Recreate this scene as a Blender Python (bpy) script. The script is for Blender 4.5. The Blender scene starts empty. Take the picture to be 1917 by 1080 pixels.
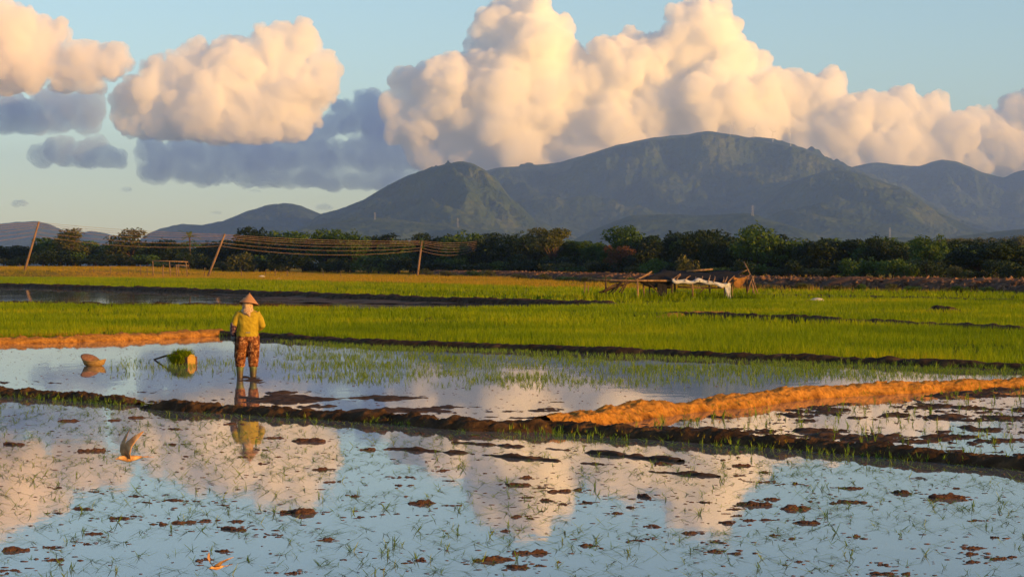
import bpy, math, random
import numpy as np
from mathutils import Vector, Matrix, Quaternion

# ------------------------------------------------------------------ camera, world, sun, exposure
SC = bpy.context.scene
COL = SC.collection
F, W, H, HOR, CAMZ = 4000.0, 1917.0, 1080.0, 498.0, 2.13
PITCH = math.atan((H / 2 - HOR) / F)

cam = bpy.data.cameras.new('camera')
cam.sensor_width = 36.0
cam.lens = F / W * 36.0
cam.clip_start = 0.1
cam.clip_end = 120000.0
camo = bpy.data.objects.new('camera', cam)
COL.objects.link(camo)
camo.location = (0, 0, CAMZ)
camo.rotation_euler = (math.pi / 2 - PITCH, 0, 0)
SC.camera = camo

SUN_EL = math.radians(9.0)
SUN_AZ = math.radians(125.0)            # clockwise from +Y: behind the camera, to the right
SUN = Vector((math.sin(SUN_AZ) * math.cos(SUN_EL), math.cos(SUN_AZ) * math.cos(SUN_EL), math.sin(SUN_EL)))

world = bpy.data.worlds.new('World')
SC.world = world
world.use_nodes = True
wn = world.node_tree.nodes
sky = wn.new('ShaderNodeTexSky')
sky.sky_type = 'NISHITA'
sky.sun_disc = False
sky.sun_elevation = SUN_EL
sky.sun_rotation = SUN_AZ
sky.altitude = 0
sky.air_density = 0.9
sky.dust_density = 0.35
sky.ozone_density = 1.6
wn['Background'].inputs['Strength'].default_value = 0.12
world.node_tree.links.new(sky.outputs[0], wn['Background'].inputs['Color'])

sun = bpy.data.lights.new('sun', 'SUN')
sun.energy = 5.0
sun.angle = math.radians(0.53)
sun.color = (1.0, 0.50, 0.085)
suno = bpy.data.objects.new('sun', sun)
COL.objects.link(suno)
suno.location = SUN * 50
suno.rotation_euler = (-SUN).to_track_quat('-Z', 'Y').to_euler()

SC.view_settings.view_transform = 'Standard'
SC.view_settings.look = 'None'
SC.view_settings.gamma = 1.0
SC.view_settings.use_curve_mapping = False
SC.view_settings.exposure = 0.85
SC.cycles.use_denoising = True
SC.cycles.volume_bounces = 26
SC.cycles.max_bounces = 26
SC.cycles.diffuse_bounces = 3
SC.cycles.glossy_bounces = 3
SC.cycles.transmission_bounces = 4
SC.cycles.transparent_max_bounces = 24
SC.cycles.caustics_reflective = False
SC.cycles.caustics_refractive = False
SC.cycles.use_adaptive_sampling = True
SC.cycles.adaptive_threshold = 0.02

# ------------------------------------------------------------------ helpers
rng = np.random.default_rng(7)
RND = random.Random(11)
SP, CP = math.sin(PITCH), math.cos(PITCH)

def ray(px, py):
    a, b = (px - W / 2) / F, (H / 2 - py) / F
    return Vector((a, CP + b * SP, -SP + b * CP))

def P(px, py, z=0.0):
    """ground point seen at a pixel of the photograph, on the plane of height z"""
    d = ray(px, py)
    t = (z - CAMZ) / d.z
    return Vector((d.x * t, d.y * t, z))

def D(px, py, y):
    """the point at depth y seen at a pixel"""
    d = ray(px, py)
    t = y / d.y
    return Vector((d.x * t, y, CAMZ + d.z * t))

def hash3(ix, iy, iz, seed):
    n = (ix.astype(np.int64) * 374761393 + iy.astype(np.int64) * 668265263 + iz.astype(np.int64) * 2147483647 + seed * 974711) & 0xffffffff
    n = ((n ^ (n >> 13)) * 1274126177) & 0xffffffff
    n = ((n ^ (n >> 16)) * 2246822519) & 0xffffffff
    return ((n ^ (n >> 15)) & 0xffffff) / float(0xffffff)

def vnoise(x, y, z=None, seed=0):
    x = np.asarray(x, float); y = np.asarray(y, float)
    z = np.zeros_like(x) if z is None else np.asarray(z, float)
    fx, fy, fz = np.floor(x), np.floor(y), np.floor(z)
    tx, ty, tz = x - fx, y - fy, z - fz
    tx, ty, tz = (t * t * t * (t * (t * 6 - 15) + 10) for t in (tx, ty, tz))
    r = 0
    for a in (0, 1):
        for b in (0, 1):
            for c in (0, 1):
                wgt = (tx if a else 1 - tx) * (ty if b else 1 - ty) * (tz if c else 1 - tz)
                r = r + wgt * hash3(fx + a, fy + b, fz + c, seed)
    return r * 2 - 1

def fbm(x, y, z=None, octv=5, seed=0, gain=0.5, lac=2.03, ridged=False):
    x = np.asarray(x, float); y = np.asarray(y, float)
    r, amp, tot = np.zeros(np.broadcast(x, y).shape), 1.0, 0.0
    for o in range(octv):
        n = vnoise(x, y, z, seed + o * 17)
        if ridged:
            n = 1 - 2 * np.abs(n)
        r = r + amp * n
        tot += amp
        amp *= gain
        x, y = x * lac + 13.7, y * lac + 7.3
        if z is not None:
            z = np.asarray(z) * lac + 3.1
    return r / tot

def sstep(a, b, x):
    t = np.clip((np.asarray(x, float) - a) / (b - a), 0, 1)
    return t * t * (3 - 2 * t)

def mesh_np(name, verts, faces, smooth=False):
    """faces: int array (n,3) or (n,4), or a list of such arrays"""
    me = bpy.data.meshes.new(name)
    fl = faces if isinstance(faces, list) else [faces]
    fl = [np.asarray(f, np.int32) for f in fl if len(f)]
    verts = np.asarray(verts, np.float32)
    me.vertices.add(len(verts))
    me.vertices.foreach_set('co', verts.ravel())
    nl = sum(f.size for f in fl)
    nf = sum(len(f) for f in fl)
    me.loops.add(nl)
    me.loops.foreach_set('vertex_index', np.concatenate([f.ravel() for f in fl]))
    me.polygons.add(nf)
    starts, k = [], 0
    for f in fl:
        starts.append(np.arange(len(f)) * f.shape[1] + k)
        k += f.size
    me.polygons.foreach_set('loop_start', np.concatenate(starts).astype(np.int32))
    me.update(calc_edges=True)
    me.polygons.foreach_set('use_smooth', np.full(nf, smooth, bool))
    return me

def obj(name, me, mat=None, parent=None, loc=None):
    o = bpy.data.objects.new(name, me)
    COL.objects.link(o)
    if mat is not None and me is not None:
        if not me.materials:
            me.materials.append(mat)
    if parent is not None:
        o.parent = parent
    if loc is not None:
        o.location = loc
    return o

def empty(name, loc=(0, 0, 0), rz=0.0):
    o = bpy.data.objects.new(name, None)
    COL.objects.link(o)
    o.location = loc
    o.rotation_euler = (0, 0, rz)
    o.empty_display_size = 0.1
    return o

def tag(o, label=None, cat=None, group=None, kind=None):
    if label: o['label'] = label
    if cat: o['category'] = cat
    if group: o['group'] = group
    if kind: o['kind'] = kind
    return o

def grid_faces(nu, nv):
    i = np.arange(nu - 1)[:, None] * nv + np.arange(nv - 1)[None, :]
    return np.stack([i, i + nv, i + nv + 1, i + 1], -1).reshape(-1, 4)

class MB:
    """collects tubes, boxes and sheets for one mesh"""
    def __init__(s):
        s.v, s.q, s.t, s.n = [], [], [], 0
    def add(s, v, q=None, t=None):
        v = np.asarray(v, float)
        s.v.append(v)
        if q is not None and len(q): s.q.append(np.asarray(q) + s.n)
        if t is not None and len(t): s.t.append(np.asarray(t) + s.n)
        s.n += len(v)
        return s
    def tube(s, pts, rad, seg=7, cap=True):
        pts = [Vector(p) for p in pts]
        rad = [rad] * len(pts) if not hasattr(rad, '__len__') else rad
        rings = []
        prev = None
        for i, p in enumerate(pts):
            d = (pts[min(i + 1, len(pts) - 1)] - pts[max(i - 1, 0)])
            d = d.normalized() if d.length > 1e-9 else Vector((0, 0, 1))
            ref = Vector((0, 0, 1)) if abs(d.z) < 0.9 else Vector((1, 0, 0))
            if prev is not None:
                ref = prev
            a = ref - d * ref.dot(d)
            a = a.normalized() if a.length > 1e-6 else d.orthogonal().normalized()
            prev = a
            b = d.cross(a)
            r = rad[i]
            ra, rb = r if hasattr(r, '__len__') else (r, r)
            for k in range(seg):
                an = 2 * math.pi * k / seg
                rings.append(p + a * (math.cos(an) * ra) + b * (math.sin(an) * rb))
        q, n = [], len(pts)
        for i in range(n - 1):
            for k in range(seg):
                k2 = (k + 1) % seg
                q.append((i * seg + k, i * seg + k2, (i + 1) * seg + k2, (i + 1) * seg + k))
        t = []
        if cap:
            rings += [pts[0], pts[-1]]
            c0, c1 = n * seg, n * seg + 1
            for k in range(seg):
                k2 = (k + 1) % seg
                t.append((c0, k2, k))
                t.append((c1, (n - 1) * seg + k, (n - 1) * seg + k2))
        return s.add([tuple(x) for x in rings], q, t)
    def box(s, c, size, rot=None):
        c = Vector(c); h = Vector(size) / 2
        vs = []
        for x in (-1, 1):
            for y in (-1, 1):
                for z in (-1, 1):
                    v = Vector((x * h.x, y * h.y, z * h.z))
                    if rot is not None: v = rot @ v
                    vs.append(tuple(c + v))
        return s.add(vs, [(0, 1, 3, 2), (4, 6, 7, 5), (0, 4, 5, 1), (2, 3, 7, 6), (0, 2, 6, 4), (1, 5, 7, 3)])
    def grid(s, V, nu, nv):
        return s.add(V, grid_faces(nu, nv))
    def mesh(s, name, smooth=False):
        return mesh_np(name, np.concatenate(s.v), [np.concatenate(x) for x in (s.q, s.t) if x], smooth)
    def build(s, name, mat, parent=None, smooth=False, loc=None):
        return obj(name, s.mesh(name, smooth), mat, parent, loc)

# ------------------------------------------------------------------ materials
def nodes(name):
    m = bpy.data.materials.new(name)
    m.use_nodes = True
    nt = m.node_tree
    return m, nt, nt.nodes, nt.links, nt.nodes['Principled BSDF']

def ramp(N, stops):
    r = N.new('ShaderNodeValToRGB')
    el = r.color_ramp.elements
    while len(el) < len(stops): el.new(0.5)
    for e, (p, c) in zip(el, stops):
        e.position = p
        e.color = (*c, 1)
    return r

def mat_noise(name, stops, scale=5.0, rough=0.9, bump=0.0, bscale=None, detail=6.0, spec=0.3, vec='Object', stretch=None, dist=0.05, rnd=0.0):
    """a colour ramp over noise, with a finer noise as relief"""
    m, nt, N, L, B = nodes(name)
    tc = N.new('ShaderNodeTexCoord')
    src = tc.outputs[vec]
    if stretch:
        mp = N.new('ShaderNodeMapping')
        mp.inputs['Scale'].default_value = stretch
        L.new(src, mp.inputs[0]); src = mp.outputs[0]
    n = N.new('ShaderNodeTexNoise')
    n.inputs['Scale'].default_value = scale
    n.inputs['Detail'].default_value = detail
    n.inputs['Roughness'].default_value = 0.62
    L.new(src, n.inputs['Vector'])
    fac = n.outputs['Fac']
    if rnd:
        oi = N.new('ShaderNodeObjectInfo')
        ma = N.new('ShaderNodeMath'); ma.operation = 'MULTIPLY_ADD'
        ma.inputs[1].default_value = rnd; 
        L.new(oi.outputs['Random'], ma.inputs[0])
        sb = N.new('ShaderNodeMath'); sb.operation = 'SUBTRACT'
        L.new(fac, sb.inputs[0]); sb.inputs[1].default_value = rnd / 2
        L.new(sb.outputs[0], ma.inputs[2])
        fac = ma.outputs[0]
    r = ramp(N, stops)
    L.new(fac, r.inputs[0])
    L.new(r.outputs[0], B.inputs['Base Color'])
    B.inputs['Roughness'].default_value = rough
    B.inputs['Specular IOR Level'].default_value = spec
    if bump:
        n2 = N.new('ShaderNodeTexNoise')
        n2.inputs['Scale'].default_value = bscale or scale * 4
        n2.inputs['Detail'].default_value = 5
        L.new(src, n2.inputs['Vector'])
        b = N.new('ShaderNodeBump')
        b.inputs['Strength'].default_value = bump
        b.inputs['Distance'].default_value = dist
        L.new(n2.outputs['Fac'], b.inputs['Height'])
        L.new(b.outputs[0], B.inputs['Normal'])
    return m

def mat_volume(name, color, density, aniso=0.0):
    m, nt, N, L, B = nodes(name)
    N.remove(B)
    v = N.new('ShaderNodeVolumePrincipled')
    v.inputs['Color'].default_value = (*color, 1)
    v.inputs['Density'].default_value = density
    v.inputs['Anisotropy'].default_value = aniso
    L.new(v.outputs[0], N['Material Output'].inputs['Volume'])
    return m
# ------------------------------------------------------------------ mountains
M_FOREST = mat_noise('mountain forest', [(0.30, (0.016, 0.032, 0.011)), (0.5, (0.040, 0.066, 0.017)), (0.70, (0.095, 0.11, 0.029))],
                     scale=0.0035, rough=1.0, bump=1.0, bscale=0.022, detail=9, spec=0.0, dist=45.0)

def ridge(name, sil, dist, front, back, noise=0.22, wl=900.0, seed=1, power=1.25, step=2.6, rows=90, shift=None):
    """a range: the skyline seen in the photograph at its distance, with its slopes running down to the plain on both sides"""
    xs = np.arange(sil[0][0], sil[-1][0] + step, step)
    ys = np.interp(xs, [p[0] for p in sil], [p[1] for p in sil])
    kern = np.array([1, 2, 3, 2, 1.0]); kern /= kern.sum()
    ys = ys + 1.1 * fbm(xs / 9.0, xs * 0 + seed, seed=seed + 7, octv=3)
    ys = np.convolve(np.pad(ys, 2, mode='edge'), kern, mode='valid')
    t = np.concatenate([-(np.linspace(1, 0, rows) ** 1.15), np.linspace(0, 1, rows // 3)[1:]])
    XX, TT = np.meshgrid(xs, t, indexing='ij')
    YS = np.repeat(ys[:, None], len(t), 1)
    rd = dist + 420 * fbm(XX * dist / F / 2600, XX * 0 + seed * 3.1, seed=seed, octv=3)
    yy = rd + np.where(TT < 0, TT * front, TT * back)
    az = (XX - W / 2) / F
    hgt = CAMZ + (HOR - YS) / F * rd
    wx = az * yy
    prof = (1 - np.abs(TT)) ** power
    qx = wx + 0.35 * (yy - rd)                                  # spurs run down at a slant
    n = fbm(qx / wl, yy / (wl * 1.9), seed=seed, octv=6, ridged=True, gain=0.58)
    n2 = fbm(wx / 300, yy / 300, seed=seed + 50, octv=5, gain=0.6)
    env = np.clip(np.abs(TT) * 3.2, 0, 1) * np.clip((1 - np.abs(TT)) * 3, 0, 1)
    zz = np.maximum(hgt, 1) * prof * (1 + noise * 2.3 * n * env) + 26 * n2 * np.clip(env + 0.12, 0, 1) * np.clip(hgt / 150, 0, 1)
    lim = CAMZ + (HOR - YS) / F * yy * np.where(TT < 0, 1 - 0.02 * np.clip(-TT * 8, 0, 1), 1.0)
    zz = np.minimum(zz, np.where(TT <= 0, lim, zz))              # the crest stays the skyline
    zz = np.where(np.abs(TT) > 0.985, -8, zz)
    edge = np.minimum(1, np.minimum(XX - xs[0], xs[-1] - XX) / 14.0)
    zz = np.maximum(zz * np.clip(edge, 0, 1), -8)
    V = np.stack([wx, yy, zz], -1).reshape(-1, 3)
    o = obj(name, mesh_np(name, V, grid_faces(len(xs), len(t)), True), M_FOREST)
    return tag(o, kind='structure')

def build_mountains():
    ridge('mountain_main', [(760, 470), (840, 360), (900, 322), (940, 313), (1000, 309), (1040, 306), (1100, 289), (1150, 273), (1220, 258), (1290, 252),
          (1316, 247), (1330, 246), (1352, 250), (1375, 253), (1400, 257), (1428, 261), (1450, 265), (1490, 273), (1520, 283), (1545, 294), (1560, 303),
          (1600, 314), (1650, 338), (1720, 368), (1800, 410), (1900, 440), (2050, 480)], 15000, 4800, 3000, noise=0.30, wl=950, seed=3, power=1.05)
    ridge('mountain_right', [(1480, 420), (1560, 330), (1600, 311), (1640, 304), (1680, 309), (1720, 312), (1745, 303), (1762, 299), (1790, 302), (1815, 312),
          (1840, 324), (1880, 333), (1900, 322), (1925, 317), (1990, 300), (2080, 330), (2250, 400), (2350, 470)], 18200, 5200, 2600, noise=0.26, wl=900, seed=9)
    ridge('mountain_cone', [(560, 440), (585, 412), (600, 401), (640, 390), (680, 374), (720, 350), (760, 330), (800, 316), (840, 306), (866, 302), (884, 306), (910, 320),
          (935, 345), (960, 378), (1000, 408), (1060, 435), (1120, 460)], 10500, 2700, 2000, noise=0.36, wl=560, seed=21)
    ridge('hill_left', [(240, 470), (275, 438), (300, 428), (340, 419), (380, 421), (420, 413), (460, 396), (500, 384), (535, 380), (560, 384), (590, 396), (640, 420), (720, 455), (760, 480)],
          12500, 2500, 2000, noise=0.26, wl=700, seed=31, rows=60)
    ridge('hill_far_left', [(-160, 455), (-80, 430), (-20, 420), (30, 416), (70, 414), (95, 420), (120, 431), (150, 436), (170, 432), (200, 437), (250, 450), (300, 470)],
          14000, 2500, 2000, noise=0.15, wl=900, seed=37, rows=50)
    ridge('mountain_spur', [(1280, 470), (1330, 440), (1380, 412), (1420, 380), (1460, 352), (1500, 334), (1540, 322), (1570, 316), (1600, 322), (1640, 336), (1690, 352),
          (1720, 372), (1760, 398), (1820, 425), (1900, 445), (2000, 475)], 12300, 3900, 2500, noise=0.30, wl=950, seed=44, power=1.1)
    ridge('foothill_centre', [(1040, 470), (1090, 440), (1140, 418), (1180, 404), (1240, 401), (1320, 403), (1400, 398), (1440, 410), (1500, 430), (1580, 455), (1640, 480)],
          8600, 1700, 1400, noise=0.25, wl=600, seed=52, rows=60)
    ridge('foothill_left', [(420, 478), (500, 450), (560, 428), (610, 418), (670, 407), (730, 409), (790, 417), (850, 424), (920, 430), (980, 440), (1060, 462), (1120, 480)],
          8200, 1600, 1400, noise=0.25, wl=600, seed=57, rows=60)
    ridge('foothill_right', [(1560, 478), (1620, 452), (1680, 444), (1760, 447), (1840, 436), (1900, 430), (1980, 425), (2100, 440), (2240, 480)],
          7800, 1500, 1400, noise=0.22, wl=600, seed=63, rows=60)

build_mountains()
# ------------------------------------------------------------------ clouds
def ico(sub=3):
    import bmesh
    bm = bmesh.new()
    bmesh.ops.create_icosphere(bm, subdivisions=sub, radius=1.0)
    v = np.array([x.co[:] for x in bm.verts]); f = np.array([[q.index for q in p.verts] for p in bm.faces])
    bm.free()
    return v, f
def worley(x, y, z, seed):
    """distance to the nearest of one random point per unit cell"""
    fx, fy, fz = np.floor(x), np.floor(y), np.floor(z)
    best = np.full(len(x), 9.0)
    for a in (-1, 0, 1):
        for b in (-1, 0, 1):
            for c in (-1, 0, 1):
                cx, cy, cz = fx + a, fy + b, fz + c
                d = (cx + hash3(cx, cy, cz, seed) - x) ** 2 + (cy + hash3(cx, cy, cz, seed + 1) - y) ** 2 + (cz + hash3(cx, cy, cz, seed + 2) - z) ** 2
                best = np.minimum(best, d)
    return best
ICO3, ICO2, ICO1 = ico(3), ico(2), ico(1)
CDIST = 29000.0

def cloud(name, lobes, label, mat, voxel=18, seed=0, depth=0.85, subs=12, subs2=6, soft=1, size=1.0, base=None, dist=CDIST, d1=0.5, flat=1.0, bump=1.0):
    """lobes: (px, py, radius px) in the photograph; the lobes are fused into one billowing body"""
    r = np.random.default_rng(seed)
    k = dist / F
    vs, fs, n = [], [], 0
    balls = []
    for (x, y, rad) in lobes:
        dy = r.uniform(-0.5, 0.5) * rad * k * depth
        c = np.array([(x - W / 2) * k, dist + dy, CAMZ + (HOR - y) * k])
        R = rad * k * 1.04 * size
        balls.append((c, R * 0.84))
        for j in range(subs):
            u = r.normal(size=3); u /= np.linalg.norm(u)
            u[1] = -abs(u[1]) * 0.8
            u[2] = u[2] * 0.8 + 0.12
            rr = R * r.uniform(0.2, 0.44)
            c2 = c + u * R * r.uniform(0.66, 0.92)
            balls.append((c2, rr))
            for i in range(subs2):
                w = r.normal(size=3); w /= np.linalg.norm(w)
                w = w + u * 0.6; w /= np.linalg.norm(w)
                balls.append((c2 + w * rr * r.uniform(0.7, 0.98), rr * r.uniform(0.24, 0.46)))
    for c, R in balls:
        v, f = ICO2 if R > 120 else ICO1
        vs.append(v * np.array([1, 1, flat]) * R + c); fs.append(f + n); n += len(v)
    V = np.concatenate(vs)
    if base is not None:
        zb = CAMZ + (HOR - base) * k
        lo = V[:, 2] < zb
        V[lo, 2] = zb - (zb - V[lo, 2]) * 0.30
    org = V.mean(0)
    me = mesh_np(name, V - org, np.concatenate(fs))
    o = obj(name, me, mat, loc=org)
    vox = voxel * k / 7.25
    def evaluated(smooth, o=o, vox=vox):
        m = o.modifiers.new('remesh', 'REMESH'); m.mode = 'VOXEL'; m.voxel_size = vox
        if smooth:
            m = o.modifiers.new('smooth', 'SMOOTH'); m.factor = 0.6; m.iterations = smooth
        dg = bpy.context.evaluated_depsgraph_get()
        me2 = bpy.data.meshes.new_from_object(o.evaluated_get(dg), depsgraph=dg)
        o.modifiers.clear()
        old = o.data
        o.data = me2
        bpy.data.meshes.remove(old)
        return me2
    me2 = evaluated(soft)
    nv = len(me2.vertices)
    co = np.empty(nv * 3, np.float32); me2.vertices.foreach_get('co', co); co = co.reshape(-1, 3).astype(float)
    no = np.empty(nv * 3, np.float32); me2.vertices.foreach_get('normal', no); no = no.reshape(-1, 3).astype(float)
    q = co + org
    disp = np.zeros(nv)
    warp = 160 * k / 7.25 * np.stack([vnoise(q[:, 0] / 420 + i * 9, q[:, 1] / 420, q[:, 2] / 420, seed + i) for i in range(3)], -1)
    for wl, am, sd in ((430, 90, 1), (210, 74, 2), (108, 48, 3), (60, 26, 4)):
        w = wl * k / 7.25
        d2 = worley((q[:, 0] + warp[:, 0]) / w, (q[:, 1] + warp[:, 1]) / w, (q[:, 2] + warp[:, 2]) / w, seed + sd * 7)
        disp += (0.42 - np.minimum(d2, 1.0)) * 1.5 * am * k / 7.25 * bump
    if base is not None:
        zb = CAMZ + (HOR - base) * k
        disp *= 0.5 + 0.5 * sstep(zb - 40, zb + 260, q[:, 2])
    co = co + no * disp[:, None]
    me2.vertices.foreach_set('co', co.astype(np.float32).ravel())
    me2.update()
    me2 = evaluated(1)
    me2.polygons.foreach_set('use_smooth', np.ones(len(me2.polygons), bool))
    me2.update()
    me2.materials.clear(); me2.materials.append(mat)
    me2.name = name
    return tag(o, label, 'cloud')

M_CLOUD = mat_volume('cloud droplets', (1.0, 1.0, 1.0), 0.0095, 0.0)
M_CLOUD2 = mat_volume('soft cloud droplets', (1.0, 0.997, 0.995), 0.0075, 0.0)
M_CLOUDTHIN = mat_volume('thin cloud', (1.0, 0.985, 0.98), 0.0065, 0.0)
M_CLOUDGREY = mat_volume('shade tinted cloud', (0.60, 0.73, 0.96), 0.0034, 0.0)  # blue grey scattering colour carries the shade lying on these clouds

def build_clouds():
    cloud('cumulus_cloud', [(955, 55, 62), (1010, 65, 55), (930, 95, 55), (985, 130, 85), (905, 150, 70), (845, 175, 75), (800, 175, 45), (790, 235, 62), (765, 160, 26), (870, 245, 75), (950, 225, 90),
           (1040, 190, 85), (1100, 140, 48), (1060, 110, 40), (1160, 130, 60), (1190, 85, 36), (1215, 130, 50), (1270, 110, 62), (1310, 75, 62), (1335, 45, 42), (1325, 22, 24), (1290, 35, 30), (1350, 85, 34), (1375, 130, 55),
           (1140, 220, 80), (1230, 215, 85), (1330, 190, 80), (1420, 185, 62), (1480, 180, 52), (1540, 190, 52), (1500, 235, 60), (1400, 240, 70), (1590, 240, 50), (1630, 215, 42), (1690, 210, 45), (1740, 215, 42), (1720, 260, 60), (1640, 270, 50),
           (1790, 255, 42), (1850, 245, 46), (1905, 225, 40), (1960, 215, 50), (1820, 300, 50), (1900, 290, 60), (1980, 280, 60), (2050, 250, 60), (820, 290, 50), (900, 300, 60), (1000, 290, 60), (1100, 290, 60), (1200, 290, 60), (1300, 280, 60), (1500, 295, 50), (1600, 310, 40), (1700, 310, 45), (1010, 130, 60), (1080, 165, 60), (1580, 270, 60), (1620, 250, 50), (1660, 290, 55), (1560, 230, 50), (1760, 300, 55)],
          'huge sunlit cumulus cloud towering over the main mountain', M_CLOUD, base=325, seed=5)
    cloud('cumulus_cloud', [(375, 100, 32), (440, 120, 50), (500, 85, 42), (555, 75, 36), (525, 130, 70), (450, 175, 80), (540, 190, 75), (350, 160, 60), (300, 140, 32), (280, 190, 55), (380, 215, 70), (470, 225, 70), (590, 150, 38), (610, 130, 20), (320, 225, 50), (550, 230, 50), (260, 225, 40), (600, 175, 36), (250, 190, 34), (420, 240, 60)],
          'rounded peach cumulus cloud at upper left, apart from the big one', M_CLOUD2, base=258, seed=15, size=0.90, bump=1.45)
    cloud('cumulus_cloud', [(-30, 60, 60), (20, 80, 55), (50, 60, 40), (95, 72, 30), (60, 120, 50), (0, 140, 60), (110, 135, 36), (160, 130, 40), (205, 125, 32), (-70, 110, 80), (170, 160, 25), (225, 115, 22), (20, 30, 26), (50, 140, 50), (110, 155, 30)],
          'ragged pink cloud cut off by the left edge of the picture', M_CLOUDTHIN, base=168, seed=25, bump=1.6, size=0.92)
    bank = [(660, 222, 36), (690, 215, 40), (720, 230, 45)]
    for x in range(285, 960, 24):
        yt = np.interp(x, [270, 330, 420, 520, 600, 660, 760, 860, 960], [262, 272, 262, 258, 235, 205, 225, 245, 270])
        yb = np.interp(x, [270, 400, 520, 640, 720, 960], [322, 336, 342, 352, 362, 366])
        for j in range(3):
            bank.append((x + RND.uniform(-14, 14), yt + 24 + (yb - yt - 36) * j / 2, RND.uniform(20, 34)))
    cloud('grey_cloud', bank,
          'long blue grey cloud bank with a flat base under the peach cumulus', M_CLOUDGREY, base=345, seed=35, dist=32500, bump=1.3, subs=7, subs2=4)
    cloud('grey_cloud', [(10, 215, 40), (60, 225, 42), (110, 210, 36), (150, 205, 38), (165, 230, 26), (-50, 210, 60)],
          'blue grey cloud below the ragged pink one at the left edge', M_CLOUDGREY, base=250, seed=45, dist=32500, bump=1.2)
    cloud('grey_cloud', [(80, 295, 22), (120, 288, 30), (165, 293, 32), (205, 300, 24), (225, 310, 12)],
          'small flat blue grey cloud hanging alone above the far left hill', M_CLOUDGREY, base=310, seed=55, dist=32500, voxel=18)
    for i, (x, y, r, lab) in enumerate(((40, 381, 10, 'tiny grey cloud wisp low above the leftmost hill'), (237, 355, 6, 'tiny grey cloud wisp under the small flat cloud'),
                                        (478, 358, 8, 'tiny grey cloud wisp under the long blue grey bank'), (404, 398, 7, 'tiny grey cloud wisp just above the low left hill'),
                                        (606, 388, 9, 'tiny grey cloud wisp touching the saddle beside the cone hill'))):
        cloud('cloud_wisp', [(x - r, y, r * 0.55), (x - r * .5, y, r * .6), (x, y, r * 0.62), (x + r * .5, y, r * .6), (x + r, y + 1, r * 0.55)], lab, M_CLOUDGREY, voxel=9, seed=70 + i, dist=32500, flat=0.7, bump=0.35)

build_clouds()
# ------------------------------------------------------------------ ground, water, bunds
def poly_in(poly, x, y):
    inside = np.zeros(len(x), bool)
    n = len(poly)
    for i in range(n):
        x1, y1 = poly[i][0], poly[i][1]; x2, y2 = poly[(i + 1) % n][0], poly[(i + 1) % n][1]
        c = ((y1 > y) != (y2 > y)) & (x < (x2 - x1) * (y - y1) / (y2 - y1 + 1e-12) + x1)
        inside ^= c
    return inside

def rise(x, y):
    x = np.asarray(x, float); y = np.asarray(y, float)
    return 1.45 * sstep(-66, -98, x) * sstep(385, 430, y) + 0.45 * sstep(430, 560, y)

def sheet(name, poly, z, mat, kind='structure'):
    me = bpy.data.meshes.new(name)
    me.from_pydata([(p[0], p[1], z) for p in poly], [], [tuple(range(len(poly)))])
    me.update()
    if me.polygons[0].normal.z < 0:
        me.flip_normals()
    return tag(obj(name, me, mat), kind=kind)

def water_mat():
    m, nt, N, L, B = nodes('paddy water')
    B.inputs['Base Color'].default_value = (0.135, 0.14, 0.145, 1)
    B.inputs['Roughness'].default_value = 0.03
    B.inputs['IOR'].default_value = 1.5
    tc = N.new('ShaderNodeTexCoord')
    mp = N.new('ShaderNodeMapping'); mp.inputs['Scale'].default_value = (1.0, 0.45, 1.0)
    L.new(tc.outputs['Object'], mp.inputs[0])
    n = N.new('ShaderNodeTexNoise'); n.inputs['Scale'].default_value = 2.2; n.inputs['Detail'].default_value = 3
    L.new(mp.outputs[0], n.inputs['Vector'])
    b = N.new('ShaderNodeBump'); b.inputs['Strength'].default_value = 0.10; b.inputs['Distance'].default_value = 0.012
    L.new(n.outputs['Fac'], b.inputs['Height'])
    L.new(b.outputs[0], B.inputs['Normal'])
    # silt films: slightly duller patches drifting on the surface
    n3 = N.new('ShaderNodeTexNoise'); n3.inputs['Scale'].default_value = 0.35; n3.inputs['Detail'].default_value = 6
    L.new(tc.outputs['Object'], n3.inputs['Vector'])
    r = ramp(N, [(0.42, (0.02, 0.02, 0.02)), (0.7, (0.05, 0.05, 0.05))])
    L.new(n3.outputs['Fac'], r.inputs[0]); L.new(r.outputs[0], B.inputs['Roughness'])
    return m
M_WATER = water_mat()
M_MUD = mat_noise('wet mud', [(0.3, (0.030, 0.018, 0.012)), (0.5, (0.060, 0.034, 0.020)), (0.72, (0.12, 0.064, 0.032))], scale=6, rough=0.8, bump=0.6, bscale=30, spec=0.12, dist=0.02)
M_CLOD = mat_noise('clod mud', [(0.3, (0.030, 0.014, 0.010)), (0.5, (0.070, 0.032, 0.020)), (0.72, (0.15, 0.068, 0.036))], scale=14, rough=0.75, bump=0.7, bscale=60, spec=0.3, dist=0.012)
M_SOIL = mat_noise('dry bund soil', [(0.28, (0.15, 0.060, 0.014)), (0.48, (0.37, 0.165, 0.030)), (0.72, (0.52, 0.25, 0.055))], scale=14, rough=0.95, bump=0.8, bscale=45, spec=0.1, dist=0.02)
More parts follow.
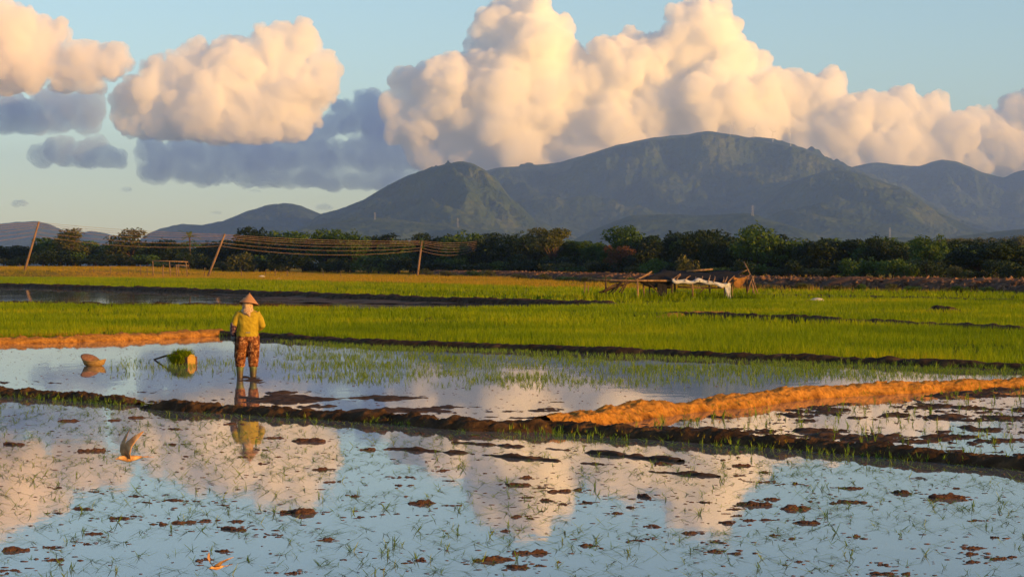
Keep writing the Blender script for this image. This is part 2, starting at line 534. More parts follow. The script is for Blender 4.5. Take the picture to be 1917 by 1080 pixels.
def damp(m):
    """soaked soil along the waterline and in drying patches"""
    nt = m.node_tree; N, L = nt.nodes, nt.links
    B = N['Principled BSDF']; src = B.inputs['Base Color'].links[0].from_socket
    tc = N.new('ShaderNodeTexCoord'); sx = N.new('ShaderNodeSeparateXYZ'); L.new(tc.outputs['Object'], sx.inputs[0])
    n = N.new('ShaderNodeTexNoise'); n.inputs['Scale'].default_value = 2.4; n.inputs['Detail'].default_value = 6; L.new(tc.outputs['Object'], n.inputs['Vector'])
    a = N.new('ShaderNodeMath'); a.operation = 'MULTIPLY_ADD'; a.inputs[1].default_value = 0.42; L.new(n.outputs['Fac'], a.inputs[0]); L.new(sx.outputs['Z'], a.inputs[2])
    r = ramp(N, [(0.15, (0.28, 0.25, 0.24)), (0.21, (0.66, 0.62, 0.58)), (0.27, (1, 1, 1))]); L.new(a.outputs[0], r.inputs[0])
    mx = N.new('ShaderNodeMix'); mx.data_type = 'RGBA'; mx.blend_type = 'MULTIPLY'; mx.inputs[0].default_value = 1.0
    L.new(src, mx.inputs[6]); L.new(r.outputs[0], mx.inputs[7]); L.new(mx.outputs[2], B.inputs['Base Color'])
damp(M_SOIL)
M_BUNDMUD = mat_noise('shade toned bund mud', [(0.3, (0.028, 0.017, 0.010)), (0.5, (0.060, 0.034, 0.018)), (0.66, (0.12, 0.065, 0.030)), (0.8, (0.24, 0.12, 0.05))], scale=4, rough=0.85, bump=0.8, bscale=35, spec=0.05, dist=0.02)  # bund soil darkened in its colour to stand in for the shaded faces
M_RICESOIL = mat_noise('rice soil', [(0.35, (0.030, 0.045, 0.010)), (0.6, (0.055, 0.085, 0.016)), (0.75, (0.09, 0.12, 0.02))], scale=0.6, rough=1.0, spec=0.0)
M_MEADOW = mat_noise('dry meadow', [(0.30, (0.07, 0.10, 0.018)), (0.45, (0.17, 0.14, 0.028)), (0.6, (0.30, 0.19, 0.045)), (0.75, (0.22, 0.11, 0.035))], scale=0.05, rough=1.0, spec=0.0, bump=0.6, bscale=2.0, dist=0.2)
M_PLAIN = mat_noise('plain', [(0.35, (0.05, 0.07, 0.02)), (0.6, (0.10, 0.10, 0.03)), (0.8, (0.15, 0.11, 0.04))], scale=0.01, rough=1.0, spec=0.0)

# corner points of the fields, read from the photograph
N0, N1 = P(-420, 709), P(2300, 898)           # near bund, foot line
NA = P(1060, 806)                             # where the dry bund meets it
LC = P(408, 628)                              # corner behind the farmer
L0 = P(-500, 646)
B1 = P(2149, 702)
O1 = P(2140, 703)
W0f, W0n, W1 = P(-300, 523), P(-300, 560), P(1110, 574.5)
FIELD_A = [P(-900, 720), N0, N1, (14, 6), (-14, 6)]
FIELD_M = [N0 + Vector((0, -0.15, 0)), L0, LC, B1, NA]
FIELD_R = [NA, O1, Vector((O1.x + 5, O1.y - 6, 0)), N1]
FIELD_W = [W0n, W0f, P(500, 551.5), W1, P(800, 579), P(430, 577)]
G1 = [P(-520, 645), LC, P(1300, 666), P(2149, 702), P(2500, 690), P(2500, 600), P(2300, 566), P(1500, 562), W1, P(800, 581), P(430, 579), P(-300, 563)]
G2 = [P(-300, 522), P(500, 550), W1, P(1500, 561), P(2200, 564), P(2200, 553), P(1500, 546), P(1130, 542), P(800, 533), P(400, 523), P(-300, 517)]

def build_ground():
    ys = np.concatenate([np.linspace(2, 60, 12), np.geomspace(70, 60000, 120)])
    xs = np.linspace(-1, 1, 81)
    YY, XX = np.meshgrid(ys, xs, indexing='ij')
    X = XX * (60 + 0.6 * YY); Z = -0.14 + rise(X, YY) * 0.95
    tag(obj('ground', mesh_np('ground', np.stack([X, YY, Z], -1).reshape(-1, 3), grid_faces(len(ys), len(xs))[:, ::-1], True), M_PLAIN), kind='structure')
    # meadow between the rice and the trees
    ys = np.geomspace(120, 900, 140); xs = np.linspace(-1, 1, 161)
    YY, XX = np.meshgrid(ys, xs, indexing='ij')
    X = XX * (70 + 0.35 * YY)
    far = P(0, 1080)
    Z = 0.03 + rise(X, YY) + 0.10 * fbm(X / 9, YY / 14, seed=77, octv=4) - 0.1
    inside = poly_in([(p[0], p[1]) for p in G2], X.ravel(), YY.ravel()) | poly_in([(p[0], p[1]) for p in FIELD_W], X.ravel(), YY.ravel()) | poly_in([(p[0], p[1]) for p in G1], X.ravel(), YY.ravel())
    Z = np.where(inside.reshape(Z.shape), np.minimum(Z, -0.05), Z)
    tag(obj('meadow', mesh_np('meadow', np.stack([X, YY, Z], -1).reshape(-1, 3), grid_faces(len(ys), len(xs))[:, ::-1], True), M_MEADOW), kind='structure')
    sheet('paddy_water_near', FIELD_A, 0.0, M_WATER)
    sheet('paddy_water_middle', FIELD_M, 0.004, M_WATER)
    sheet('paddy_water_right', FIELD_R, 0.008, M_WATER)
    sheet('paddy_water_far', FIELD_W, 0.012, M_WATER)
    sheet('rice_soil_near', G1, 0.016, M_RICESOIL)
    sheet('rice_soil_far', G2, 0.020, M_RICESOIL)
    sheet('rice_water_gleam', [P(-300, 566), P(-300, 577), P(230, 577.5), P(300, 572.5), P(120, 570)], 0.024, M_WATER)

def path_frame(pts, step):
    pts = [np.array(p[:2], float) for p in pts]
    seg = [np.linalg.norm(b - a) for a, b in zip(pts, pts[1:])]
    tot = sum(seg); n = int(tot / step) + 2
    s = np.linspace(0, tot, n); cum = np.concatenate([[0], np.cumsum(seg)])
    x = np.interp(s, cum, [p[0] for p in pts]); y = np.interp(s, cum, [p[1] for p in pts])
    dx, dy = np.gradient(x), np.gradient(y); l = np.hypot(dx, dy) + 1e-9
    return s, x, y, -dy / l, dx / l

def bund(name, pts, width, height, mat, seed, step=0.05, across=26, lump=0.06, wob=0.12, base=-0.06, fade=0.0):
    s, x, y, nx, ny = path_frame(pts, step)
    w = wob * fbm(s / 1.6, s * 0 + seed, seed=seed, octv=4)
    x, y = x + nx * w, y + ny * w
    hh = height * (1 + 0.28 * fbm(s / 0.9, s * 0, seed=seed + 1, octv=4) + 0.15 * fbm(s / 4, s * 0, seed=seed + 2))
    if fade:
        hh = hh * sstep(0, fade, s) * sstep(s[-1], s[-1] - fade, s)
    ww = width * (1 + 0.18 * fbm(s / 1.4, s * 0, seed=seed + 3, octv=4))
    v = np.linspace(-1, 1, across)
    S, Vv = np.meshgrid(s, v, indexing='ij')
    X = x[:, None] + nx[:, None] * Vv * ww[:, None] / 2; Y = y[:, None] + ny[:, None] * Vv * ww[:, None] / 2
    prof = np.clip(1 - np.abs(Vv) ** 2.4, 0, 1) ** 0.8
    Z = base + (hh[:, None] - base) * prof
    n1 = fbm(X / 0.16, Y / 0.16, Z / 0.16, seed=seed + 5, octv=4, gain=0.7)
    n2 = vnoise(X / 0.34, Y / 0.34, Z / 0.3, seed + 9)
    k = lump * (np.maximum(n2, -0.1) * 1.1 + 1.3 * n1) * np.clip(prof * 1.6, 0, 1)
    Z = Z + k
    X = X + 0.6 * lump * n1; Y = Y + 0.7 * lump * fbm(X / 0.14, Y / 0.14, Z / 0.14, seed=seed + 13, octv=3)
    o = obj(name, mesh_np(name, np.stack([X, Y, Z], -1).reshape(-1, 3), grid_faces(len(s), across), True), mat)
    return tag(o, kind='structure')

def mudflat(name, origin, e1, e2, n1, n2, fn, mat=None):
    a = np.linspace(0, 1, n1); b = np.linspace(0, 1, n2)
    A, Bb = np.meshgrid(a, b, indexing='ij')
    X = origin.x + e1.x * A + e2.x * Bb; Y = origin.y + e1.y * A + e2.y * Bb
    Z = fn(X, Y, A, Bb)
    f = grid_faces(n1, n2)
    keep = Z.ravel()[f].max(1) > -0.012                 # only what comes up to the surface
    o = obj(name, mesh_np(name, np.stack([X, Y, Z], -1).reshape(-1, 3), f[keep], True), mat or M_MUD)
    return tag(o, kind='structure')

def build_bunds():
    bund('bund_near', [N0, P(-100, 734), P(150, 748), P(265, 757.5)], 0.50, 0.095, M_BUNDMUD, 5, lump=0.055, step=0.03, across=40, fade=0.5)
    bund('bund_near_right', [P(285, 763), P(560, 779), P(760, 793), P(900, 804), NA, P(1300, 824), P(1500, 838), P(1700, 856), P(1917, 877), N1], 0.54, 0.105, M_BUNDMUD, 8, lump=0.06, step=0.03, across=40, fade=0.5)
    bund('bund_dry', [P(1010, 803), P(1120, 792), P(1300, 768), P(1500, 747), P(1650, 736), P(1917, 724), O1], 0.68, 0.165, M_SOIL, 13, lump=0.05, wob=0.22, step=0.03, across=44)
    bund('bund_back', [LC, P(700, 645), P(1000, 656), P(1300, 668), P(1600, 680), P(1917, 692), B1], 0.55, 0.14, M_BUNDMUD, 21, step=0.08, across=16, lump=0.035)
    bund('bund_left', [L0, P(-100, 645), P(120, 641), P(300, 634), P(408, 628)], 0.9, 0.17, M_SOIL, 25, step=0.08, across=16, lump=0.06)
    bund('bund_far', [W0f, P(0, 536), P(250, 543), P(500, 553), P(800, 565), W1, P(1180, 577)], 1.4, 0.30, M_BUNDMUD, 31, step=0.25, across=12, lump=0.06, wob=0.4, fade=3)
    bund('bund_far_front', [P(-300, 565), P(0, 571), P(200, 575), P(430, 577.5), P(620, 578)], 0.9, 0.22, M_BUNDMUD, 33, step=0.2, across=12, lump=0.05, wob=0.3)
    bund('bund_rice_right', [P(1180, 588), P(1300, 594), P(1480, 601), P(1620, 608), P(1770, 617), P(1917, 624), P(2100, 633)], 0.7, 0.21, M_BUNDMUD, 37, step=0.12, across=12, lump=0.05, wob=0.4, fade=6)
    bund('bund_rice_patch', [P(1235, 596), P(1300, 591), P(1390, 589)], 1.1, 0.16, M_SOIL, 39, step=0.12, across=12, lump=0.05, wob=0.3, fade=2)
    bund('bund_rice_small', [P(1735, 583), P(1765, 584), P(1800, 585)], 0.8, 0.26, M_BUNDMUD, 41, step=0.12, across=12, lump=0.05, fade=0.8)
    bund('bund_far_right', [P(1130, 545), P(1400, 553), P(1700, 560), P(1917, 566), P(2200, 573)], 0.9, 0.16, M_BUNDMUD, 43, step=0.3, across=10, lump=0.05, wob=0.5, fade=10)
    # half drained mud in front of and behind the bunds
    e = (N1 - N0); en = Vector((-e.y, e.x, 0)).normalized()
    if en.y < 0: en = -en
    def f_mid(X, Y, A, Bb):
        n = fbm(X / 0.9, Y / 0.9, seed=91, octv=6, gain=0.78)
        px = (X / Y) * F + W / 2
        k = sstep(300, 560, px) * sstep(1230, 950, px)
        return 0.10 * (n - 0.02) - 0.004 - 0.05 * sstep(0.26, 0.86, Bb) - 0.035 * (1 - k) + 0.062 * np.exp(-((px - 468) / 50) ** 2) * sstep(0.62, 0.74, Bb) * sstep(0.96, 0.84, Bb)
    mudflat('mud_flat_middle', N0 + en * 0.2, e, en * 7.4, 560, 170, f_mid)
    def f_right(X, Y, A, Bb):
        n = fbm(X / 0.5, Y / 0.5, seed=97, octv=6, gain=0.8)
        n2 = fbm(X / 2.4, Y / 1.6, seed=98, octv=3)
        return 0.10 * n + 0.05 * n2 - 0.012
    mudflat('mud_flat_right', NA, O1 - NA, N1 - NA + Vector((0, 0, 0)), 380, 380, f_right)
    def f_w(X, Y, A, Bb):
        px = (X / Y) * F + W / 2
        n = fbm(X / 1.6, Y / 3.5, seed=101, octv=5, gain=0.62)
        return 0.11 * n - 0.075 + 0.105 * sstep(350, 600, px) + 0.055 * sstep(0.72, 0.98, Bb)
    mudflat('mud_flat_far', W0n + Vector((4, 0, 0)), W1 - W0n, Vector((-27, 52, 0)), 240, 120, f_w)
    def f_back(X, Y, A, Bb):
        n = fbm(X / 0.7, Y / 0.9, seed=105, octv=5, gain=0.62)
        return 0.08 * n - 0.012 - 0.06 * sstep(0.1, 0.9, Bb)
    mudflat('mud_flat_back', LC + Vector((0, -0.2, 0)), B1 - LC, en * -2.6, 300, 40, f_back)
    # two low plough furrows in the near field
    for nm, pts in (('furrow_long', [P(735, 839), P(900, 850), P(1060, 864), P(1160, 875)]), ('furrow_short', [P(850, 828), P(1000, 838), P(1150, 851), P(1280, 864)]), ('furrow_right', [P(1190, 880), P(1270, 886), P(1345, 892)])):
        bund(nm, pts, 0.20, 0.004, M_MUD, 51 + len(pts) + int(pts[0].x * 10), step=0.03, across=12, lump=0.035, wob=0.12, base=-0.035)

build_ground()
build_bunds()

# rubble bank along the right of the meadow
def build_bank():
    line = [P(2300, 562), P(1917, 547), P(1437, 539), P(1150, 527), P(960, 519), P(800, 515)]
    tops = [0.8, 0.85, 1.15, 1.1, 1.0, 0.5]
    m = mat_noise('rubble', [(0.30, (0.035, 0.020, 0.014)), (0.5, (0.09, 0.050, 0.032)), (0.7, (0.16, 0.09, 0.055))], scale=1.2, rough=0.95, bump=0.9, bscale=4, spec=0.1, dist=0.1)
    bund('stone_bank', line, 8.0, 0.95, m, 61, step=0.4, across=20, lump=0.12, wob=1.2, base=-0.1)
    s, x, y, nx, ny = path_frame(line, 0.1)
    n = 9000
    i = rng.integers(0, len(s), n); v = rng.uniform(-1, 1, n)
    ww = 3.9
    cx = x[i] + nx[i] * v * ww; cy = y[i] + ny[i] * v * ww
    cz = 0.95 * np.clip(1 - np.abs(v) ** 2.4, 0, 1) ** 0.8 - 0.02
    r = rng.uniform(0.08, 0.24, n)
    vv, ff = ICO1
    V = vv[None] * (1 + 0.35 * rng.normal(size=(n, len(vv), 1))) * (r[:, None, None]) * rng.uniform(0.6, 1.3, (n, 1, 3)) + np.stack([cx, cy, cz], -1)[:, None]
    Fc = ff[None] + (np.arange(n) * len(vv))[:, None, None]
    m2 = mat_noise('bank stones', [(0.32, (0.05, 0.027, 0.018)), (0.5, (0.15, 0.082, 0.052)), (0.68, (0.28, 0.165, 0.10))], scale=1.4, rough=0.95, spec=0.1)
    tag(obj('bank_stones', mesh_np('bank_stones', V.reshape(-1, 3), Fc.reshape(-1, 3)), m2), 'reddish loose stones heaped along the low bank', 'stones', kind='stuff')
build_bank()
# ------------------------------------------------------------------ plants
def mat_leaf(name, stops, trans=0.35, rough=0.6, attr=True, nscale=None, spec=0.25, rnd=0.0):
    """colour from the leaf's own tint (or noise), some light passes through"""
    m, nt, N, L, B = nodes(name)
    fac = None
    if attr:
        a = N.new('ShaderNodeAttribute'); a.attribute_name = 'tint'; fac = a.outputs['Fac']
    if nscale:
        tc = N.new('ShaderNodeTexCoord')
        n = N.new('ShaderNodeTexNoise'); n.inputs['Scale'].default_value = nscale; n.inputs['Detail'].default_value = 4
        L.new(tc.outputs['Object'], n.inputs['Vector'])
        if fac is not None:
            ma = N.new('ShaderNodeMath'); ma.operation = 'MULTIPLY_ADD'; ma.inputs[1].default_value = 0.5
            L.new(fac, ma.inputs[0])
            mb = N.new('ShaderNodeMath'); mb.operation = 'MULTIPLY_ADD'; mb.inputs[1].default_value = 1.4; mb.inputs[2].default_value = -0.42
            L.new(n.outputs['Fac'], mb.inputs[0]); L.new(mb.outputs[0], ma.inputs[2])
            fac = ma.outputs[0]
        else:
            fac = n.outputs['Fac']
    if rnd:
        oi = N.new('ShaderNodeObjectInfo')
        ma = N.new('ShaderNodeMath'); ma.operation = 'MULTIPLY_ADD'; ma.inputs[1].default_value = rnd
        sb = N.new('ShaderNodeMath'); sb.operation = 'SUBTRACT'; sb.inputs[1].default_value = rnd / 2
        L.new(oi.outputs['Random'], ma.inputs[0]); L.new(fac, sb.inputs[0]); L.new(sb.outputs[0], ma.inputs[2])
        fac = ma.outputs[0]
    r = ramp(N, stops); L.new(fac, r.inputs[0])
    L.new(r.outputs[0], B.inputs['Base Color'])
    B.inputs['Roughness'].default_value = rough
    B.inputs['Specular IOR Level'].default_value = spec
    t = N.new('ShaderNodeBsdfTranslucent'); L.new(r.outputs[0], t.inputs['Color'])
    mx = N.new('ShaderNodeMixShader'); mx.inputs[0].default_value = trans
    L.new(B.outputs[0], mx.inputs[1]); L.new(t.outputs[0], mx.inputs[2])
    L.new(mx.outputs[0], N['Material Output'].inputs['Surface'])
    return m

def blade_mesh(name, p, h, w, lean, ang, bend, tint=None, tri=False):
    """p (n,3); h, w, lean (fraction of h), ang, bend arrays: tapering blades bent over to one side"""
    n = len(p)
    sv = [0.0, 0.55, 1.0] if not tri else [0.0, 1.0]
    dx, dy = np.cos(ang), np.sin(ang)
    wa = ang + np.pi / 2 + rng.uniform(-0.7, 0.7, n)
    wx, wy = np.cos(wa), np.sin(wa)
    V = []
    for s in sv:
        off = h * (lean * s + bend * s * s)
        up = h * s * np.sqrt(np.clip(1 - np.minimum(lean + bend * s, 0.995) ** 2, 0.004, 1))
        c = p + np.stack([dx * off, dy * off, up], -1)
        if s < 1:
            hw = w * (1.0 if s == 0 else 0.8) / 2
            o = np.stack([wx * hw, wy * hw, hw * 0], -1)
            V += [c - o, c + o]
        else:
            V.append(c)
    V = np.stack(V, 1)
    k = V.shape[1]
    base = (np.arange(n) * k)[:, None]
    if tri:
        fs = [base + np.array([[0, 1, 2]])]
    else:
        fs = [base + np.array([[0, 1, 3, 2]]), base + np.array([[2, 3, 4]])]
    me = mesh_np(name, V.reshape(-1, 3), fs)
    t = rng.uniform(0, 1, n) if tint is None else tint
    a = me.attributes.new('tint', 'FLOAT', 'POINT')
    a.data.foreach_set('value', np.repeat(t, k).astype(np.float32))
    return me

def sample(poly, dens, yr=None):
    q = np.array([(p[0], p[1]) for p in poly])
    lo, hi = q.min(0), q.max(0)
    if yr: lo[1], hi[1] = max(lo[1], yr[0]), min(hi[1], yr[1])
    lo[0] = max(lo[0], -0.28 * hi[1] - 2); hi[0] = min(hi[0], 0.28 * hi[1] + 2)
    n = int((hi[0] - lo[0]) * (hi[1] - lo[1]) * dens)
    x = rng.uniform(lo[0], hi[0], n); y = rng.uniform(lo[1], hi[1], n)
    k = poly_in(q, x, y) & (np.abs(x) < 0.27 * y + 2.0)
    return x[k], y[k]

GREEN = [(0.0, (0.075, 0.135, 0.003)), (0.45, (0.18, 0.27, 0.005)), (0.75, (0.31, 0.36, 0.007)), (1.0, (0.44, 0.35, 0.010))]
M_RICE = mat_leaf('rice leaf', GREEN, 0.4, nscale=0.12, spec=0.05)
M_SEED = mat_leaf('seedling leaf', [(0, (0.055, 0.115, 0.008)), (0.6, (0.16, 0.28, 0.014)), (1, (0.36, 0.42, 0.03))], 0.35)
M_DRY = mat_leaf('dry grass leaf', [(0, (0.09, 0.13, 0.008)), (0.4, (0.27, 0.22, 0.014)), (0.75, (0.46, 0.27, 0.025)), (1, (0.36, 0.16, 0.03))], 0.35, nscale=0.045, spec=0.05)

def rice_stuff():
    for nm, poly, yr, dens, nb, h, w, lab in (
            ('rice_plants', G1, (40, 72), 70, 4, 0.25, 0.010, 'bright green young rice standing thick behind the back bund'),
            ('rice_plants', G1, (72, 150), 24, 4, 0.27, 0.020, 'green young rice further out, up to the dark far bund'),
            ('rice_plants', G2, (110, 460), 3.2, 4, 0.34, 0.055, 'green strip of young rice beyond the dark far paddy')):
        x, y = sample(poly, dens, yr)
        dn = fbm(x / 3, y / 6, seed=111, octv=5, gain=0.65)
        k = rng.uniform(-0.8, 0.6, len(x)) < dn * 1.5 + 0.25
        x, y, dn = x[k], y[k], dn[k]
        n = len(x)
        rep = lambda a: np.repeat(a, nb)
        X = rep(x) + rng.normal(0, 0.025, n * nb); Y = rep(y) + rng.normal(0, 0.025, n * nb)
        hh = h * rng.uniform(0.55, 1.15, n * nb) * (1 + 0.25 * rep(dn))
        me = blade_mesh(nm, np.stack([X, Y, np.full(n * nb, 0.012)], -1), hh, np.full(n * nb, w), rng.uniform(0, 0.35, n * nb), rng.uniform(0, 2 * np.pi, n * nb), rng.uniform(0.0, 0.35, n * nb),
                        np.clip(rng.normal(0.45, 0.2, n * nb) + 0.45 * rep(fbm(x / 7, y / 4, seed=117, octv=4)), 0, 1), tri=(yr[0] > 100))
        tag(obj(nm, me, M_RICE), lab, 'rice', kind='stuff')

def tuft_variant(i, flat):
    r = np.random.default_rng(300 + i)
    n = int(r.integers(4, 9))
    p = np.zeros((n, 3)); p[:, :2] = r.normal(0, 0.009, (n, 2))
    if flat:
        main = r.uniform(0, 2 * np.pi)
        lean = r.uniform(0.965, 0.993, n); bend = r.uniform(0.0, 0.003, n); ang = main + r.normal(0, 0.8, n) + np.pi * (r.uniform(0, 1, n) < 0.3); h = r.uniform(0.08, 0.20, n)
        if i % 6 == 0:
            lean *= 0.85; h *= 0.7
    else:
        lean = r.uniform(0.05, 0.45, n); bend = r.uniform(0.1, 0.5, n); ang = r.uniform(0, 2 * np.pi, n); h = r.uniform(0.08, 0.19, n)
    me = blade_mesh('tuft', p, h, r.uniform(0.0045, 0.008, n) * (1 if flat else 1.5), lean, ang, bend, np.clip(r.normal(0.5, 0.25, n), 0, 1))
    me.materials.append(M_SEED)
    return me

def mesh_arrays(me):
    nv = len(me.vertices); co = np.empty(nv * 3, np.float32); me.vertices.foreach_get('co', co)
    t = np.empty(nv, np.float32); me.attributes['tint'].data.foreach_get('value', t)
    q = [p.vertices[:] for p in me.polygons]
    return co.reshape(-1, 3), np.array([f for f in q if len(f) == 4]).reshape(-1, 4), np.array([f for f in q if len(f) == 3]).reshape(-1, 3), t

def joined_tufts(name, variants, xs, ys, zs, scale, mat, label, cat):
    arr = [mesh_arrays(v) for v in variants]
    V, Q, T, tt, n = [], [], [], [], 0
    for i in range(len(xs)):
        co, q, t, ti = arr[int(rng.integers(len(arr)))]
        a = rng.uniform(0, 2 * np.pi); c, s = np.cos(a), np.sin(a); k = scale[i]
        V.append(np.stack([xs[i] + k * (co[:, 0] * c - co[:, 1] * s), ys[i] + k * (co[:, 0] * s + co[:, 1] * c), zs[i] + k * co[:, 2]], -1))
        Q.append(q + n); T.append(t + n); n += len(co); tt.append(ti)
    me = mesh_np(name, np.concatenate(V), [np.concatenate(Q), np.concatenate(T)])
    me.attributes.new('tint', 'FLOAT', 'POINT').data.foreach_set('value', np.concatenate(tt).astype(np.float32))
    return tag(obj(name, me, mat), label, cat, kind='stuff')

def seedlings():
    flat = [tuft_variant(i, True) for i in range(24)]
    upr = [tuft_variant(60 + i, False) for i in range(16)]
    x, y = sample(FIELD_A, 36.0, (13, 37))
    dn = fbm(x / 1.1, y / 1.1, seed=131, octv=3)
    k = rng.uniform(-0.7, 0.6, len(x)) < dn + 0.15
    x, y = x[k], y[k]
    d = np.abs(x) < 0.245 * y
    order = np.argsort(np.where(d, y, 1e6))
    near, rest = order[:290], order[290:]
    for j in near:
        o = obj('rice_seedling', flat[int(rng.integers(24))], None, loc=(x[j], y[j], 0.001))
        o.rotation_euler = (0, 0, rng.uniform(0, 6.28)); s = rng.uniform(0.6, 1.05); o.scale = (s, s, s)
        tag(o, 'limp tuft of rice seedling lying on the water along the bottom of the picture', 'seedling', 'rice seedlings in the nearest water')
    joined_tufts('rice_seedlings', flat, x[rest], y[rest], x[rest] * 0 + 0.001, rng.uniform(0.6, 1.05, len(rest)), M_SEED, 'thin scattered rice seedlings in the near flooded field up to the mud bund', 'seedlings')
    # middle field, planted behind a bare strip of water
    x, y = sample(FIELD_M, 120.0, (30, 66))
    px = x / y * F + W / 2; py = HOR + CAMZ * F / y
    w1 = sstep(470, 640, px) * sstep(np.interp(px, [500, 700, 1000, 1300, 1900], [712, 722, 728, 724, 712]) + 6, np.interp(px, [500, 700, 1000, 1300, 1900], [712, 722, 728, 724, 712]) - 18, py)
    w2 = 0.35 * sstep(180, 230, px) * sstep(480, 400, px) * sstep(668, 676, py) * sstep(712, 700, py)
    k = rng.uniform(0, 1, len(x)) < np.maximum(w1, w2) * (0.5 + 0.8 * fbm(x / 1.5, y / 1.5, seed=133, octv=3))
    x, y = x[k], y[k]
    joined_tufts('rice_seedlings', upr, x, y, x * 0 + 0.002, rng.uniform(0.25, 0.62, len(x)), M_SEED, 'small upright rice seedlings in the middle flooded field right of the farmer', 'seedlings')
    x, y = sample(FIELD_R, 12.0, (20, 60))
    joined_tufts('rice_seedlings', upr + flat, x, y, x * 0 + 0.01, rng.uniform(0.4, 0.9, len(x)), M_SEED, 'sparse seedlings among the half drained mud at the right', 'seedlings')
    # weeds along the foot of the near bund and on the others
    X, Y, S, Z = [], [], [], []
    for pts, off, n, sc, z in (([N0, N1], -0.31, 900, 0.62, -0.01), ([N0, N1], -0.2, 220, 0.55, 0.04), ([LC, B1], -0.42, 600, 1.0, 0.0), ([P(1060, 800), O1], -0.55, 60, 1.0, 0.0)):
        s, x, y, nx, ny = path_frame(pts, 0.05)
        i = rng.integers(0, len(s), n); o = off + rng.normal(0, 0.09, n)
        sg = np.where(ny[i] > 0, 1, -1)
        gx, gy = x[i] + nx[i] * sg * o, y[i] + ny[i] * sg * o
        k = rng.uniform(-0.6, 0.6, n) < fbm(gx / 0.8, gy / 0.8, seed=135, octv=3) + 0.1
        X.append(gx[k]); Y.append(gy[k]); S.append(rng.uniform(0.6, 1.3, k.sum()) * sc); Z.append(np.full(k.sum(), z))
    X, Y, S, Z = map(np.concatenate, (X, Y, S, Z))
    joined_tufts('bund_weeds', upr, X, Y, Z, S, M_SEED, 'short green weeds growing along the mud bunds', 'weeds')

    # dry straw and stubble on the dry bunds
    X, Y, Z, S = [], [], [], []
    for pts, wd, n, hz, sc in (([L0, LC], 0.30, 1500, 0.10, 0.75), ([P(1060, 800), O1], 0.22, 420, 0.11, 0.45), ([N0, N1], 0.2, 380, 0.07, 0.4)):
        s, x, y, nx, ny = path_frame(pts, 0.05)
        i = rng.integers(0, len(s), n); o = rng.normal(0, wd, n)
        gx, gy = x[i] + nx[i] * o, y[i] + ny[i] * o
        k = rng.uniform(-0.6, 0.6, n) < fbm(gx / 0.7, gy / 0.7, seed=138, octv=3) + 0.1
        X.append(gx[k]); Y.append(gy[k]); Z.append((hz * (1 - (o / (wd * 2.2)) ** 2))[k]); S.append(rng.uniform(0.5, 1.2, k.sum()) * sc)
    X, Y, Z, S = map(np.concatenate, (X, Y, Z, S))
    joined_tufts('bund_straw', upr, X, Y, Z, S, M_DRY, 'dry straw and stubble on the bunds', 'straw')

def meadow_grass():
    poly = [P(-300, 517.5), P(400, 523.5), P(800, 534), P(1130, 543), P(1500, 547), P(2200, 554), P(2300, 540), (70, 240), (60, 560), (-150, 620), (-150, 380)]
    x, y = sample(poly, 1.5, (120, 600))
    keep = rng.uniform(-0.8, 0.5, len(x)) < fbm(x / 12, y / 18, seed=141, octv=4) + 0.2
    x, y = x[keep], y[keep]
    nb = 5; n = len(x) * nb
    X = np.repeat(x, nb) + rng.normal(0, 0.16, n); Y = np.repeat(y, nb) + rng.normal(0, 0.16, n)
    big = np.repeat(sstep(-0.1, 0.5, fbm(x / 25, y / 30, seed=143, octv=3)), nb)
    h = rng.uniform(0.14, 0.40, n) * (1 + 1.0 * big)
    me = blade_mesh('meadow_grass', np.stack([X, Y, rise(X, Y) - 0.08], -1), h + 0.05, np.full(n, 0.055), rng.uniform(0, 0.5, n), rng.uniform(0, 6.28, n), rng.uniform(0, 0.4, n), np.clip(rng.normal(0.55, 0.25, n), 0, 1), tri=True)
    tag(obj('meadow_grass', me, M_DRY), 'dry golden grass covering the meadow before the trees', 'grass', kind='stuff')
rice_stuff()
seedlings()
meadow_grass()

# ---- trees
BARK = mat_noise('bark', [(0.3, (0.03, 0.020, 0.014)), (0.7, (0.10, 0.065, 0.045))], scale=3, rough=0.95, stretch=(1, 1, 0.2), spec=0.1)
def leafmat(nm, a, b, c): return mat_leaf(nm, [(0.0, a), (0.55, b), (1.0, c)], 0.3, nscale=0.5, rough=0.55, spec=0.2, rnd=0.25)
M_LD = leafmat('shade darkened leaves', (0.008, 0.016, 0.005), (0.016, 0.032, 0.008), (0.045, 0.070, 0.014))  # leaf colour lowered further to carry the shadow on the treeline
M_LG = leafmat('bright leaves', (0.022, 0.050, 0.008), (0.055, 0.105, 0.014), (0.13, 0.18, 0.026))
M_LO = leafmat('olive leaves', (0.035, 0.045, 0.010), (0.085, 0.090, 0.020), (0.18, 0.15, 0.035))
M_LB = leafmat('withered leaves', (0.06, 0.025, 0.012), (0.13, 0.055, 0.022), (0.20, 0.09, 0.035))

